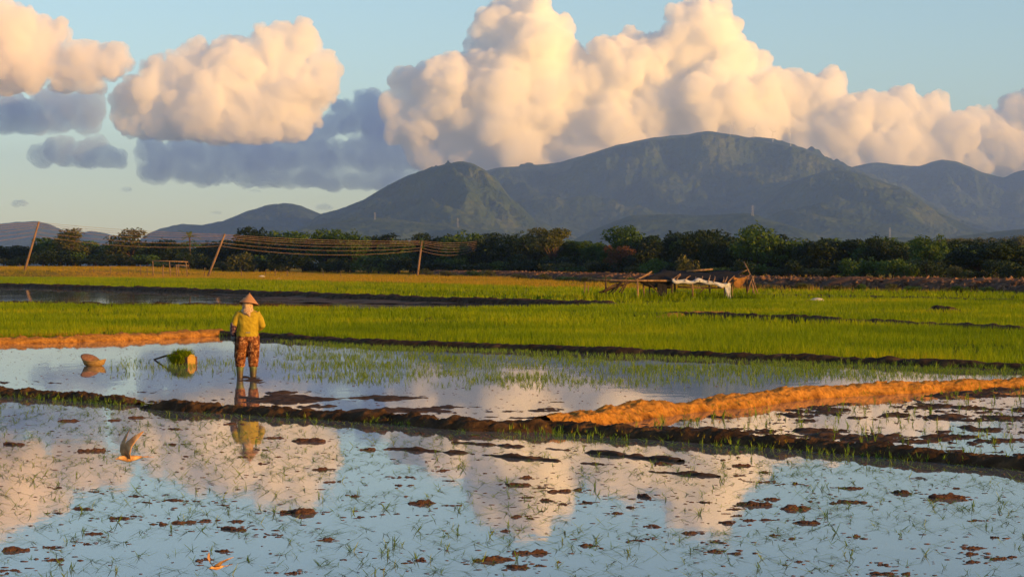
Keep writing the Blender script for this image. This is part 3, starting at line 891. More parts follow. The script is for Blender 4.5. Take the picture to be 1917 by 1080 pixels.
def crown_mesh(seed, lobes, nleaf, size, droop=0.0, shell=0.55):
    """leaf-sized faces through the volume of several lobes; unit tree is 1 m high"""
    r = np.random.default_rng(seed)
    V, tt = [], []
    vol = np.array([l[3] * l[4] * l[3] for l in lobes]) ** 0.75; vol = vol / vol.sum()
    for l, f in zip(lobes, vol):
        n = int(nleaf * f)
        u = r.normal(size=(n, 3)); u /= np.linalg.norm(u, axis=1)[:, None]
        rad = r.uniform(shell ** 3, 1.0, n) ** (1 / 3)
        bumps = 1 + 0.28 * vnoise(u[:, 0] * 2.4 + l[0] * 9, u[:, 1] * 2.4, u[:, 2] * 2.4, seed)
        keep = vnoise(u[:, 0] * 4.5 + l[1] * 7, u[:, 1] * 4.5, u[:, 2] * 4.5 + rad * 2, seed + 5) > -0.42
        u, rad, bumps = u[keep], rad[keep], bumps[keep]
        c = u * (rad * bumps)[:, None] * np.array([l[3], l[3], l[4]]) + np.array(l[:3])
        n = len(c)
        a = r.normal(size=(n, 3)); a /= np.linalg.norm(a, axis=1)[:, None]
        a[:, 2] -= droop
        b = np.cross(a, u + 0.6 * r.normal(size=(n, 3))); b /= np.linalg.norm(b, axis=1)[:, None] + 1e-9
        s = size * r.uniform(0.5, 1.25, n)[:, None]
        V.append(np.stack([c - a * s, c + b * s * 0.45, c + a * s, c - b * s * 0.45], 1))
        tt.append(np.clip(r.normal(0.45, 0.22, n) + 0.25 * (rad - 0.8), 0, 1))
    V = np.concatenate(V); n = len(V)
    me = mesh_np('crown', V.reshape(-1, 3), np.arange(n * 4).reshape(-1, 4))
    me.attributes.new('tint', 'FLOAT', 'POINT').data.foreach_set('value', np.repeat(np.concatenate(tt), 4).astype(np.float32))
    return me

def trunk_mesh(seed, lobes, r0=0.028):
    r = np.random.default_rng(seed); b = MB()
    top = np.array(max(lobes, key=lambda l: l[2])[:3])
    fork = np.array([r.uniform(-.02, .02), r.uniform(-.02, .02), 0.26])
    b.tube([(0, 0, -0.05), (r.uniform(-.01, .01), 0, 0.1), tuple(fork)], [r0 * 1.35, r0, r0 * 0.85], 8)
    for l in lobes:
        e = np.array(l[:3]) + np.array([0, 0, l[4] * 0.3]); mid = fork * 0.55 + e * 0.45 + r.normal(0, 0.02, 3)
        b.tube([tuple(fork - np.array([0, 0, .03])), tuple(mid), tuple(e)], [r0 * 0.6, r0 * 0.36, r0 * 0.12], 6)
    return b.mesh('trunk', True)

def variant(seed, kind):
    r = np.random.default_rng(seed)
    L = []
    if kind == 'round':
        L = [(0, 0, 0.62, 0.30, 0.34)] + [(r.uniform(-.24, .24), r.uniform(-.2, .2), r.uniform(0.42, 0.82), r.uniform(.14, .22), r.uniform(.12, .18)) for _ in range(7)]
        n, s = 4200, 0.034
    elif kind == 'dense':
        L = [(0, 0, 0.5, 0.36, 0.40)] + [(r.uniform(-.34, .34), r.uniform(-.25, .25), r.uniform(0.25, 0.82), r.uniform(.15, .24), r.uniform(.12, .2)) for _ in range(9)]
        n, s = 5200, 0.036
    elif kind == 'umbrella':
        L = [(r.uniform(-.36, .36), r.uniform(-.3, .3), r.uniform(0.52, 0.9), r.uniform(.15, .24), r.uniform(.07, .12)) for _ in range(11)]
        n, s = 3600, 0.028
    elif kind == 'feather':
        L = [(r.uniform(-.22, .22), r.uniform(-.2, .2), r.uniform(0.3, 0.92), r.uniform(.12, .2), r.uniform(.09, .15)) for _ in range(10)]
        n, s = 3000, 0.028
    else:  # bush
        L = [(r.uniform(-.4, .4), r.uniform(-.3, .3), r.uniform(0.25, 0.7), r.uniform(.25, .4), r.uniform(.2, .32)) for _ in range(6)]
        n, s = 1300, 0.06
    return L, n, s
VAR = {}
for kind, cnt in (('round', 4), ('dense', 6), ('umbrella', 2), ('feather', 3), ('bush', 5)):
    VAR[kind] = []
    for i in range(cnt):
        sd = 500 + 31 * i + 7 * len(kind)
        L_, n_, s_ = variant(sd, kind)
        VAR[kind].append((crown_mesh(sd, L_, n_, s_), trunk_mesh(sd, L_)))

CROWNS = {}
def tree(px, ytop, ybase, dist, wpx, kind, mat, label, group=None, name='broadleaf_tree', cat='tree', vi=None):
    b = D(px, ybase, dist); zg = float(rise(b.x, dist)) - 0.1
    h = D(px, ytop, dist).z - zg
    w = wpx / F * dist
    i = RND.randrange(len(VAR[kind])) if vi is None else vi
    me, tr = VAR[kind][i]
    key = (kind, i, mat.name)
    if key not in CROWNS:
        c = me.copy(); c.materials.append(mat); CROWNS[key] = c
        if not tr.materials: tr.materials.append(BARK)
    t = empty(name, (b.x, dist, zg), RND.uniform(0, 6.28))
    wn = {'round': 0.80, 'dense': 1.05, 'umbrella': 0.95, 'feather': 0.72, 'bush': 1.15}[kind]
    t.scale = (w / wn * 1.2, w / wn * 1.2, h * 1.12)
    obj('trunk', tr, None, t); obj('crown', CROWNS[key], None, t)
    return tag(t, label, cat, group)

MARKS = ((0, 'left edge of the picture'), (60, 'tallest leaning pole'), (250, 'tall olive tree'), (405, 'middle leaning pole'), (615, 'green topped twin trees'), (786, 'third leaning pole'), (1040, 'umbrella shaped tree'),
         (1172, 'round bright topped tree'), (1418, 'tallest bright tree'), (1642, 'slim dark tree'), (1738, 'yellow green loose tree'), (1917, 'right edge of the picture'))
ORD = ('first', 'second', 'third', 'fourth', 'fifth', 'sixth', 'seventh', 'eighth', 'ninth', 'tenth', 'eleventh', 'twelfth')
def place_labels(items, what):
    """items: (px, object); each gets a label by its place between two landmarks"""
    cnt = {}
    for px, o in sorted(items, key=lambda q: q[0]):
        i = max(k for k, m in enumerate(MARKS[:-1]) if m[0] <= max(px, 0))
        j = cnt[i] = cnt.get(i, -1) + 1
        o['label'] = '%s %s counting right from the %s' % (ORD[min(j, 11)], what, MARKS[i][1])

def build_trees():
    base = lambda px: float(np.interp(px, [0, 500, 1000, 1400, 1917], [502, 509, 515, 519, 527]))
    dist = lambda px: float(np.interp(px, [0, 500, 1000, 1400, 1917], [575, 570, 480, 400, 315]))
    T = [  # px, top, width, kind, leaves, what sets it apart
        (140, 436, 84, 'feather', M_LO, 'feathery olive tree right of the leftmost leaning pole'),
        (250, 428, 82, 'feather', M_LO, 'tall feathery olive tree behind the low wooden frame'),
        (305, 449, 66, 'dense', M_LD, 'dark rounded tree between the tall olive tree and the banana plant'),
        (490, 430, 90, 'dense', M_LD, 'tall dark tree just right of the middle leaning pole'),
        (615, 436, 70, 'round', M_LG, 'green topped tree above the middle cable span, left of its twin'),
        (662, 439, 66, 'round', M_LG, 'green topped tree above the middle cable span, with vines hanging'),
        (865, 437, 90, 'dense', M_LG, 'broad leafy tree just right of the third leaning pole'),
        (905, 442, 60, 'dense', M_LD, 'dark upright tree right of the broad tree by the third pole'),
        (1040, 431, 96, 'umbrella', M_LO, 'olive umbrella shaped tree with bare forking trunk in the middle of the treeline'),
        (1172, 431, 76, 'round', M_LG, 'round bright topped tree next to the withered brown tree'),
        (1208, 446, 80, 'dense', M_LD, 'dark sloping tree leaning on the round bright topped one'),
        (1290, 440, 80, 'dense', M_LD, 'dark spreading tree left of the twin dark crown'),
        (1340, 437, 80, 'dense', M_LD, 'dark spreading tree directly left of the tallest bright tree'),
        (1418, 427, 84, 'round', M_LG, 'tallest bright green round tree standing right of centre'),
        (1642, 447, 46, 'round', M_LD, 'slim dark tree rising alone above the right hedge'),
        (1738, 449, 60, 'feather', M_LG, 'yellow green loose tree lit by the sun in the right hedge'),
    ]
    for px, top, w, kd, mt, lab in T:
        tree(px, top, base(px), dist(px), w, kd, mt, lab)
    tree(1158, 466, base(1158), dist(1158) - 14, 50, 'feather', M_LB, 'withered reddish brown tree in front of the dark treeline', name='withered_tree')
    # the hedge: trees that only differ by where they stand
    secs = ((0, 470, 14, 'dense dark tree of the treeline behind the leaning poles', 446, 464), (480, 980, 20, 'dense dark tree of the treeline behind the middle of the cables', 437, 458),
            (980, 1460, 18, 'dense dark tree of the treeline behind the ruined shelter', 437, 460), (1450, 1925, 24, 'dense dark tree of the hedge behind the stone bank', 448, 466))
    hedge, far, low, shr = [], [], [], []
    for x0, x1, n, lab, t0, t1 in secs:
        for i in range(n):
            px = x0 + (x1 - x0) * (i + RND.uniform(0.2, 0.8)) / n
            hedge.append((px, None)); hedge[-1] = (px, tree(px, RND.uniform(t0, t1), base(px), dist(px) + RND.uniform(5, 40), RND.uniform(72, 110), RND.choice(['dense', 'dense', 'round']), M_LD if RND.random() < .55 else M_LG, lab, 'dense trees of the long treeline'))
    for i in range(16):
        px = 1560 + i * 22.5 + RND.uniform(-8, 8)
        far.append((px, tree(px, np.interp(px, [1560, 1700, 1800, 1990], [462, 455, 446, 434]) + RND.uniform(-3, 6), 500, 900 + RND.uniform(-60, 120), RND.uniform(34, 56), RND.choice(['round', 'umbrella', 'feather']), M_LO, 'pale distant tree showing above the right hedge', 'pale distant trees above the right hedge')))
    # undergrowth
    for i in range(80):
        px = 10 + i * 24 + RND.uniform(-10, 10)
        hh = RND.uniform(16, 40)
        low.append((px, tree(px, base(px) - hh, base(px), dist(px) - RND.uniform(10, 26), RND.uniform(36, 66), 'bush', RND.choice([M_LD, M_LD, M_LG, M_LO]), 'low bush at the foot of the long treeline', 'bushes at the foot of the treeline', name='bush', cat='bush')))
    for i in range(26):
        px = 790 + i * 44 + RND.uniform(-20, 20)
        yb = float(np.interp(px, [800, 960, 1150, 1437, 1917], [517, 522, 531, 543, 551]))
        d = CAMZ * F / (yb - HOR)
        shr.append((px, tree(px, yb - RND.uniform(7, 16), yb, d, RND.uniform(18, 40), 'bush', RND.choice([M_LG, M_LO, M_LO]), 'small weedy shrub at the near foot of the stone bank', 'shrubs along the stone bank', name='shrub', cat='shrub')))
    place_labels(hedge, 'dense tree of the treeline,'); place_labels(far, 'pale distant tree above the hedge,'); place_labels(low, 'low bush at the treeline foot,'); place_labels(shr, 'small weedy shrub by the stone bank,')

def banana():
    d = 560.0; b = D(355, 500, d); zg = float(rise(b.x, d)) - 0.1
    t = empty('banana_plant', (b.x, d, zg))
    h = D(355, 445, d).z - zg
    MB().tube([(0, 0, -0.2), (0.1, 0, h * 0.5), (0, 0, h)], [0.3, 0.25, 0.18], 8).build('trunk', BARK, t, True)
    for i in range(9):
        a = 2 * math.pi * i / 9 + RND.uniform(-.3, .3); up = RND.uniform(0.5, 2.4); Lg = RND.uniform(2.2, 3.3)
        V = []
        for j in range(9):
            s = j / 8; rr = Lg * s; z = h + up * 1.5 * s - 1.9 * s * s * Lg / 3
            wd = 0.42 * math.sin(math.pi * min(1, s * 0.93 + 0.07)) + 0.02
            for sgn in (-1, 0, 1):
                V.append((math.cos(a) * rr - math.sin(a) * sgn * wd, math.sin(a) * rr + math.cos(a) * sgn * wd, z + (0.1 if sgn == 0 else 0)))
        me = MB().grid(V, 9, 3).mesh('leaf')
        me.attributes.new('tint', 'FLOAT', 'POINT').data.foreach_set('value', np.full(27, RND.uniform(0.2, 0.9), np.float32))
        obj('leaf', me, M_LG, t)
    tag(t, 'banana plant with ragged fronds rising above the left treeline', 'banana plant')
build_trees()
banana()
# ------------------------------------------------------------------ things
WOOD = mat_noise('weathered wood', [(0.3, (0.09, 0.055, 0.035)), (0.5, (0.20, 0.125, 0.075)), (0.7, (0.34, 0.22, 0.13))], scale=5, rough=0.9, stretch=(1, 1, 0.25), spec=0.15, bump=0.4, bscale=25)
DARKWOOD = mat_noise('dark old wood', [(0.3, (0.025, 0.016, 0.012)), (0.7, (0.085, 0.055, 0.04))], scale=5, rough=0.9, spec=0.15)
POLEWOOD = mat_noise('pole wood', [(0.3, (0.12, 0.075, 0.05)), (0.7, (0.30, 0.19, 0.125))], scale=2, rough=0.9, stretch=(1, 1, 0.1), spec=0.15)
CABLE = mat_noise('cable', [(0.3, (0.16, 0.10, 0.07)), (0.7, (0.34, 0.22, 0.15))], scale=0.5, rough=0.6, spec=0.3)

def clods():
    L = '''130,788,38 215,787,24 257,782,30 327,803,26 322,832,24 172,844,45 25,832,45 111,913,14 176,920,20 255,929,30 273,940,14 362,938,26 324,936,30 417,945,24 155,953,38 105,960,12 232,970,44 253,966,14
331,979,66 386,974,18 443,976,24 436,991,58 560,960,66 623,902,34 602,879,30 176,999,28 93,1025,22 162,1018,13 28,1030,50 106,1048,28 16,1067,32 418,1032,24 382,1047,24 514,1001,28 612,1010,34 549,1073,26 507,820,32
436,794,36 496,842,12 347,854,10 487,868,10 454,855,14 577,826,60 761,893,28 746,908,14 840,900,12 828,881,22 663,929,14 791,942,46 848,946,30 674,968,14 985,894,26 971,908,42 1014,913,14 1059,919,64 990,931,22
1022,937,26 1052,943,14 1101,941,22 1207,930,42 1157,961,22 1180,950,14 1219,985,25 1098,1021,25 1189,1011,22 1215,1009,14 992,1035,54 922,1048,68 971,1062,42 786,1049,22 946,994,18 971,967,36 1011,1058,14 886,817,14
786,811,22 1401,901,22 1436,902,36 1469,906,14 1488,905,10 1592,914,38 1688,923,38 1773,932,56 1790,914,14 1444,935,30 1412,945,56 1374,953,26 1488,952,52 1560,942,14 1594,940,48 1381,965,14 1359,979,34 1401,974,18
1436,973,28 1514,979,46 1447,1002,14 1482,1008,18 1333,1015,38 1338,1032,26 1375,1036,28 1292,998,30 1831,974,20 1862,1006,14 1821,1026,40 1818,1037,28 1877,1045,50 1821,1052,26 1495,1051,18 1653,1057,22 1666,1074,66
1603,1004,14 1388,872,30 1353,861,10 1384,890,20 1314,940,26 1240,868,30 1120,868,20 690,842,30 1430,884,16'''
    spots = [tuple(float(v) for v in q.split(',')) for q in L.split()]
    var = []
    for i in range(14):
        r = np.random.default_rng(900 + i)
        vs, fs, n = [], [], 0
        k = int(r.integers(3, 7))
        for j in range(k):
            v, f = ICO2
            c = np.array([(j / max(1, k - 1) - 0.5) * 0.76 + r.uniform(-.05, .05), r.uniform(-.10, .10), r.uniform(-0.02, 0.03)])
            R = r.uniform(0.12, 0.22) * (0.75 if j in (0, k - 1) else 1.0)
            w = 1 + 0.55 * fbm(v[:, 0] * 1.8 + j * 5 + i, v[:, 1] * 1.8, v[:, 2] * 1.8, seed=40 + i, octv=3)
            vs.append(v * (w * R)[:, None] * np.array([1.25, 1.0, 0.72]) + c); fs.append(f + n); n += len(v)
        me = mesh_np('clod', np.concatenate(vs), np.concatenate(fs), True)
        o = bpy.data.objects.new('tmp', me); COL.objects.link(o)
        m = o.modifiers.new('r', 'REMESH'); m.mode = 'VOXEL'; m.voxel_size = 0.028
        dg = bpy.context.evaluated_depsgraph_get()
        me2 = bpy.data.meshes.new_from_object(o.evaluated_get(dg), depsgraph=dg)
        co = np.empty(len(me2.vertices) * 3, np.float32); me2.vertices.foreach_get('co', co); co = co.reshape(-1, 3).astype(float)
        co += 0.06 * np.stack([fbm(co[:, 0] * 8 + a, co[:, 1] * 8, co[:, 2] * 8, seed=60 + i + a, octv=3) for a in (0, 9, 18)], -1)
        me2.vertices.foreach_set('co', co.astype(np.float32).ravel()); me2.update()
        me2.materials.clear(); me2.materials.append(M_CLOD)
        bpy.data.objects.remove(o); var.append(me2)
    where = lambda x, y: ('left' if x < 640 else 'middle' if x < 1280 else 'right')
    for (x, y, w) in spots:
        p = P(x, y); ln = w / F * p.y
        o = obj('mud_clod', RND.choice(var), None, loc=(p.x, p.y, -0.004))
        o.rotation_euler = (0, 0, RND.gauss(0, 0.35) + (math.pi if RND.random() < .5 else 0))
        hh = min(0.32, max(0.12, ln)) * RND.uniform(0.75, 1.1)
        o.scale = (ln * 1.08, max(ln * 0.85, 0.11), hh * 1.0)
        sz = 'large' if w >= 40 else ('small' if w < 20 else 'middling')
        lab = '%s brown mud clod in the nearest water, in the %s third of the picture' % (sz, where(x, y))
        tag(o, lab, 'mud clod', '%s mud clods in the near water, %s' % (sz, where(x, y)))
    # crumbs of mud round the clods and on the bunds
    V, Fc, n = [], [], 0
    def crumb(x, y, z, s):
        nonlocal n
        v, f = ICO1
        V.append(v * s * rng.uniform(0.6, 1.3, 3) * np.array([1.9, 1.5, 0.4]) * (1 + 0.3 * rng.normal(size=(len(v), 1))) + np.array([x, y, z])); Fc.append(f + n); n += len(v)
    for (x, y, w) in spots:
        p = P(x, y)
        for _ in range(int(w / 3.5) + 2):
            crumb(p.x + rng.normal(0, 0.05 + 0.5 * w / F * p.y), p.y + rng.normal(0, 0.10), 0.0, rng.uniform(0.005, 0.017))
    x, y = sample(FIELD_A, 9, (13, 36))
    for a, b in zip(x, y): crumb(a, b, 0.0, rng.uniform(0.004, 0.015))
    x, y = sample(FIELD_M, 4.0, (28, 60))
    for a, b in zip(x, y): crumb(a, b, 0.004, rng.uniform(0.005, 0.014))
    x, y = sample(FIELD_R, 7, (20, 50))
    for a, b in zip(x, y): crumb(a, b, 0.008, rng.uniform(0.006, 0.025))
    tag(obj('mud_crumbs', mesh_np('mud_crumbs', np.concatenate(V), np.concatenate(Fc), True), M_CLOD), 'tiny crumbs of mud scattered over the flooded fields', 'mud', kind='stuff')
clods()

def poles_and_cables():
    spec = (((45, 504), (73, 415), 420.0, 'tallest leaning wooden pole, at the far left'), ((388, 517), (421, 438), 430.0, 'middle leaning wooden pole beside the low wooden frame'),
            ((781, 511), (790, 450), 455.0, 'shortest leaning wooden pole with leaves on its head, nearest the centre'))
    tops, dirs = [], []
    for (bx, by), (tx, ty), d, lab in spec:
        b = D(bx, by, d); t = D(tx, ty, d)
        zg = float(rise(b.x, d)) - 0.4
        b.z = min(b.z, zg)
        root = empty('utility_pole', b)
        v = t - b
        MB().tube([(0, 0, 0), tuple(v * 0.5), tuple(v)], [0.27, 0.23, 0.19], 8).build('shaft', POLEWOOD, root, True)
        for j, f in enumerate((0.985, 0.955, 0.925, 0.885, 0.80, 0.73)):
            MB().box(v * f, (0.10, 0.5, 0.10)).build('insulator', CABLE, root)
        tag(root, lab, 'pole', 'leaning wooden poles carrying the cables')
        tops.append((b, v))
        if 'leaves' in lab:
            me = crown_mesh(77, [(0, 0, 0, 0.55, 0.9), (0.1, 0, -0.9, 0.4, 0.6)], 260, 0.16)
            o = obj('creeper', me, M_LG, root, loc=v * 0.97)
            o['label'] = 'green creeper growing over the pole head'
    fr = (0.985, 0.955, 0.925, 0.885, 0.80, 0.73)
    nm = ('topmost', 'second from the top', 'third from the top', 'fourth from the top', 'fifth from the top', 'lowest')
    endl = [(-260, 428), (-260, 433), (-260, 439), (-260, 446), (-260, 450), (-260, 458)]
    for i, f in enumerate(fr):
        pts = [D(*endl[i], 400)] + [b + v * f for b, v in tops] + [D(893, 452 + i * 3.0, 495)]
        path = []
        for a, c in zip(pts, pts[1:]):
            sag = (0.010 + 0.0035 * i) * (c - a).length * (1 + 0.1 * math.sin(i * 3))
            for k in range(14):
                s = k / 14
                p = a.lerp(c, s); p.z -= 4 * sag * s * (1 - s); path.append(tuple(p))
        path.append(tuple(pts[-1]))
        o = MB().tube(path, 0.03, 5).build('power_cable', CABLE)
        tag(o, '%s of the six sagging cables strung between the leaning poles' % nm[i], 'cable', 'cables between the leaning poles')

def wooden_frame():
    d = 425.0; c = D(315, 517, d); zg = float(rise(c.x, d)) - 0.1
    root = empty('wooden_frame', (c.x, d, zg)); k = d / F
    X = lambda px: (px - 315) * k
    Hh = D(315, 489, d).z - zg
    MB().tube([(X(281), 0, Hh + 0.1), (X(315), 0.05, Hh), (X(352), 0, Hh - 0.15)], 0.11, 7).build('beam', WOOD, root, True)
    MB().tube([(X(300), 2.2, Hh * 0.8), (X(351), 2.0, Hh * 0.72)], 0.09, 7).build('beam', WOOD, root, True)
    for px, top, y, lean in ((286, Hh, 0, 0.1), (317, Hh - 0.05, 0, 0.25), (348, Hh - 0.15, 0, 0.35), (327, Hh * 0.78, 2.1, 0.05), (331, Hh * 0.75, 2.1, 0.1), (302, Hh * 0.8, 2.2, 0.0)):
        MB().tube([(X(px) + lean, y, -0.2), (X(px), y, top)], [0.13, 0.1], 7).build('post', WOOD, root, True)
    tag(root, 'low bare frame of wooden posts and a beam standing in the dry meadow', 'wooden frame')
    for sn, (px, yt, yb) in enumerate(((37, 494, 504), (118, 497, 506), (175, 499, 507), (207, 498, 507), (241, 500, 510), (263, 495, 514), (276, 501, 514), (383, 501, 516), (452, 506, 515), (497, 505, 516), (515, 503, 518), (538, 506, 519), (605, 508, 517), (638, 509, 519), (1095, 528, 556), (1101, 534, 556))):
        dd = 430.0 if px < 1000 else 150.0
        b = D(px, yb, dd); zg = float(rise(b.x, dd)) - 0.3
        h = D(px, yt, dd).z - zg
        o = MB().tube([(0, 0, 0), (RND.uniform(-.04, .04), 0, h * .5), (RND.uniform(-.1, .1), 0, h)], [0.075, 0.07, 0.05] if dd > 200 else [0.05, 0.045, 0.035], 7).build('fence_post', WOOD, smooth=True, loc=(b.x, dd, zg))
        lab = '%s thin stake in the dry meadow, counting from the left edge of the picture' % (ORD + ('thirteenth', 'fourteenth'))[sn] if dd > 200 else ('taller dark stake left of the ruined shelter' if px < 1098 else 'shorter dark stake left of the ruined shelter')
        tag(o, lab, 'stake', 'thin stakes in the meadow' if dd > 200 else None)

def shelter():
    """collapsed bamboo shelter with dark netting and a white tarpaulin"""
    d0 = 131.0; c = P(1255, 563); c.y = d0; c.x = (1255 - W / 2) / F * d0
    root = empty('ruined_shelter', (c.x, d0, 0)); k = d0 / F
    X = lambda zx: (1060 + zx / 4.79 - 1255) * k                  # from the enlarged crop
    Z = lambda zy: max(-0.2, CAMZ + (HOR - (490 + zy / 4.79)) * k)
    def pole(a, b, r=0.045, m=WOOD, name='pole', y=(0, 0)):
        MB().tube([(X(a[0]), y[0], Z(a[1])), ((X(a[0]) + X(b[0])) / 2 + RND.uniform(-.03, .03), (y[0] + y[1]) / 2, (Z(a[1]) + Z(b[1])) / 2 + RND.uniform(-.03, .03)), (X(b[0]), y[1], Z(b[1]))], [r, r * .95, r * .8], 7).build(name, m, root, True)
    for zx, zt, y, r, m in ((385, 170, 0, .06, DARKWOOD), (655, 208, 0, .06, WOOD), (712, 228, .6, .05, WOOD), (770, 225, 1.6, .05, DARKWOOD), (945, 200, 0, .06, DARKWOOD), (1120, 225, 0, .05, WOOD), (1390, 228, 0, .05, WOOD),
                            (1465, 195, .8, .05, WOOD), (1600, 175, 1.4, .06, DARKWOOD), (1612, 185, 2.2, .05, WOOD), (1000, 160, 3.0, .06, DARKWOOD), (1300, 155, 3.0, .06, DARKWOOD)):
        MB().tube([(X(zx) + .05, y, -0.2), (X(zx), y, Z(zt))], [r, r * .85], 7).build('post', m, root, True)
    pole((235, 204), (960, 212), .05, WOOD, 'beam'); pole((420, 222), (960, 214), .045, WOOD, 'beam', (.5, .4)); pole((940, 205), (1450, 232), .05, WOOD, 'beam', (.02, .02))
    pole((1000, 255), (1400, 262), .04, WOOD, 'beam', (.3, .3))
    for a, b in (((330, 292), (520, 225)), ((345, 296), (600, 225)), ((410, 300), (570, 190)), ((440, 300), (610, 150)), ((500, 290), (560, 215)), ((520, 296), (585, 205)), ((370, 280), (480, 230))):
        pole(a, b, .04, DARKWOOD, 'fallen_pole', (RND.uniform(-.5, -.1), RND.uniform(0, .4)))
    pole((640, 207), (785, 148), .045, WOOD, 'fallen_pole', (-.05, .9)); pole((660, 200), (765, 165), .04, WOOD, 'fallen_pole', (.1, .7)); pole((1100, 148), (1325, 133), .05, WOOD, 'ridge_pole', (2.6, 2.4))
    pole((745, 230), (830, 290), .035, DARKWOOD, 'brace'); pole((1175, 300), (1240, 250), .035, DARKWOOD, 'brace', (-.2, .2))
    for a, b in (((1578, 82), (1625, 170)), ((1535, 170), (1595, 140)), ((1640, 178), (1692, 305)), ((1655, 180), (1600, 300)), ((1632, 185), (1668, 320)), ((1660, 185), (1645, 315))):
        pole(a, b, .04, WOOD, 'crossed_pole', (1.5, 1.0))
    # netting roof
    net = mat_noise('dark netting', [(0.3, (0.008, 0.008, 0.010)), (0.7, (0.030, 0.028, 0.030))], scale=8, rough=0.9, spec=0.1)
    def cloth(name, corners, nu, nv, mat, sag=0.1, amp=0.03, seed=1, thick=0.012):
        A, Bc, C, Dd = [np.array(q) for q in corners]
        u, v = np.meshgrid(np.linspace(0, 1, nu), np.linspace(0, 1, nv), indexing='ij')
        Pn = ((A * ((1 - u) * (1 - v))[..., None]) + Bc * (u * (1 - v))[..., None] + C * (u * v)[..., None] + Dd * ((1 - u) * v)[..., None])
        Pn[..., 2] -= sag * 4 * u * (1 - u) * (0.4 + 0.6 * v)
        Pn[..., 2] += amp * fbm(u * 9, v * 4, seed=seed, octv=4); Pn[..., 1] += amp * fbm(u * 11, v * 5, seed=seed + 3, octv=4)
        o = MB().grid(Pn.reshape(-1, 3), nu, nv).build(name, mat, root, True)
        m = o.modifiers.new('thickness', 'SOLIDIFY'); m.thickness = thick
        return o
    cloth('net_roof', [(X(690), .1, Z(215)), (X(1480), .1, Z(225)), (X(1600), 3.2, Z(140)), (X(900), 3.2, Z(132))], 30, 12, net, 0.10, 0.10, 3)
    cloth('net_curtain', [(X(820), .15, Z(228)), (X(912), .15, Z(228)), (X(905), .12, Z(322)), (X(828), .12, Z(318))], 10, 10, net, 0.0, 0.04, 5)
    brown = mat_noise('brown sacking', [(0.3, (0.10, 0.05, 0.02)), (0.7, (0.26, 0.13, 0.045))], scale=3, rough=0.95, spec=0.05)
    cloth('sacking', [(X(1475), .7, Z(185)), (X(1605), 1.3, Z(178)), (X(1590), 1.1, Z(205)), (X(1482), .7, Z(248))], 14, 10, brown, 0.20, 0.03, 7)
    white = mat_noise('white tarpaulin', [(0.3, (0.30, 0.31, 0.34)), (0.7, (0.62, 0.62, 0.64))], scale=4, rough=0.6, spec=0.3, bump=0.3, bscale=8, dist=0.05)
    # tarp strip lying over the front edge: a rounded, sagging fold
    n, mm = 40, 12
    V = []
    for i in range(n):
        s = i / (n - 1); zx = 945 + s * 480
        yc = 202 + 30 * s + 8 * math.sin(s * 9) + 5 * math.sin(s * 23)
        for j in range(mm):
            a = math.pi * (j / (mm - 1)) * 1.15 - 0.25
            r = 0.085 + 0.03 * math.sin(s * 17 + j) * 0.5 + 0.02 * math.sin(s * 31)
            V.append((X(zx), -0.02 - math.cos(math.pi - a) * -r * 0.9 - 0.12, Z(yc + 12) + 0.05 + math.sin(a) * r + (0 if j else -0.06)))
    o = MB().grid(V, n, mm).build('tarpaulin', white, root, True)
    o.modifiers.new('thickness', 'SOLIDIFY').thickness = 0.012
    cloth('tarpaulin_flap', [(X(1382), -.08, Z(222)), (X(1440), -.08, Z(232)), (X(1446), -.12, Z(346)), (X(1412), -.14, Z(338))], 10, 14, white, 0.0, 0.05, 9)
    for a, b in (((945, 205), (1028, 165)), ((985, 205), (1030, 172)), ((1055, 212), (1112, 178)), ((1140, 212), (1160, 186)), ((1180, 216), (1218, 182)), ((1250, 218), (1282, 176)), ((1295, 220), (1322, 182)), ((1375, 220), (1398, 190)), ((1390, 222), (1428, 184)), ((1415, 228), (1488, 180))):
        pole(a, b, .035, WOOD, 'rafter', (-.25, .9))
    cloth('net_curtain', [(X(655), .05, Z(200)), (X(950), .05, Z(198)), (X(940), .35, Z(262)), (X(715), .35, Z(246))], 16, 8, net, 0.03, 0.06, 11)
    root.scale = (1.06, 1.0, 1.3)
    tag(root, 'collapsed wooden shelter with dark netting and a white tarpaulin at the edge of the rice', 'shelter')
    # tall weeds round it
    n = 1500
    x = rng.uniform(X(0), X(1800), n) + c.x; y = d0 + rng.uniform(-1.6, 3.5, n)
    kk = rng.uniform(-.5, .5, n) < fbm(x / 1.2, y / 1.2, seed=151, octv=3) + 0.15; x, y = x[kk], y[kk]; n = len(x)
    me = blade_mesh('shelter_weeds', np.stack([np.repeat(x, 5) + rng.normal(0, .06, n * 5), np.repeat(y, 5) + rng.normal(0, .06, n * 5), np.zeros(n * 5)], -1), rng.uniform(0.25, 0.75, n * 5), np.full(n * 5, 0.03), rng.uniform(0, .35, n * 5), rng.uniform(0, 6.28, n * 5), rng.uniform(0, .4, n * 5), np.clip(rng.normal(.4, .25, n * 5), 0, 1))
    tag(obj('shelter_weeds', me, M_RICE), 'rank green weeds growing round the ruined shelter', 'weeds', kind='stuff')

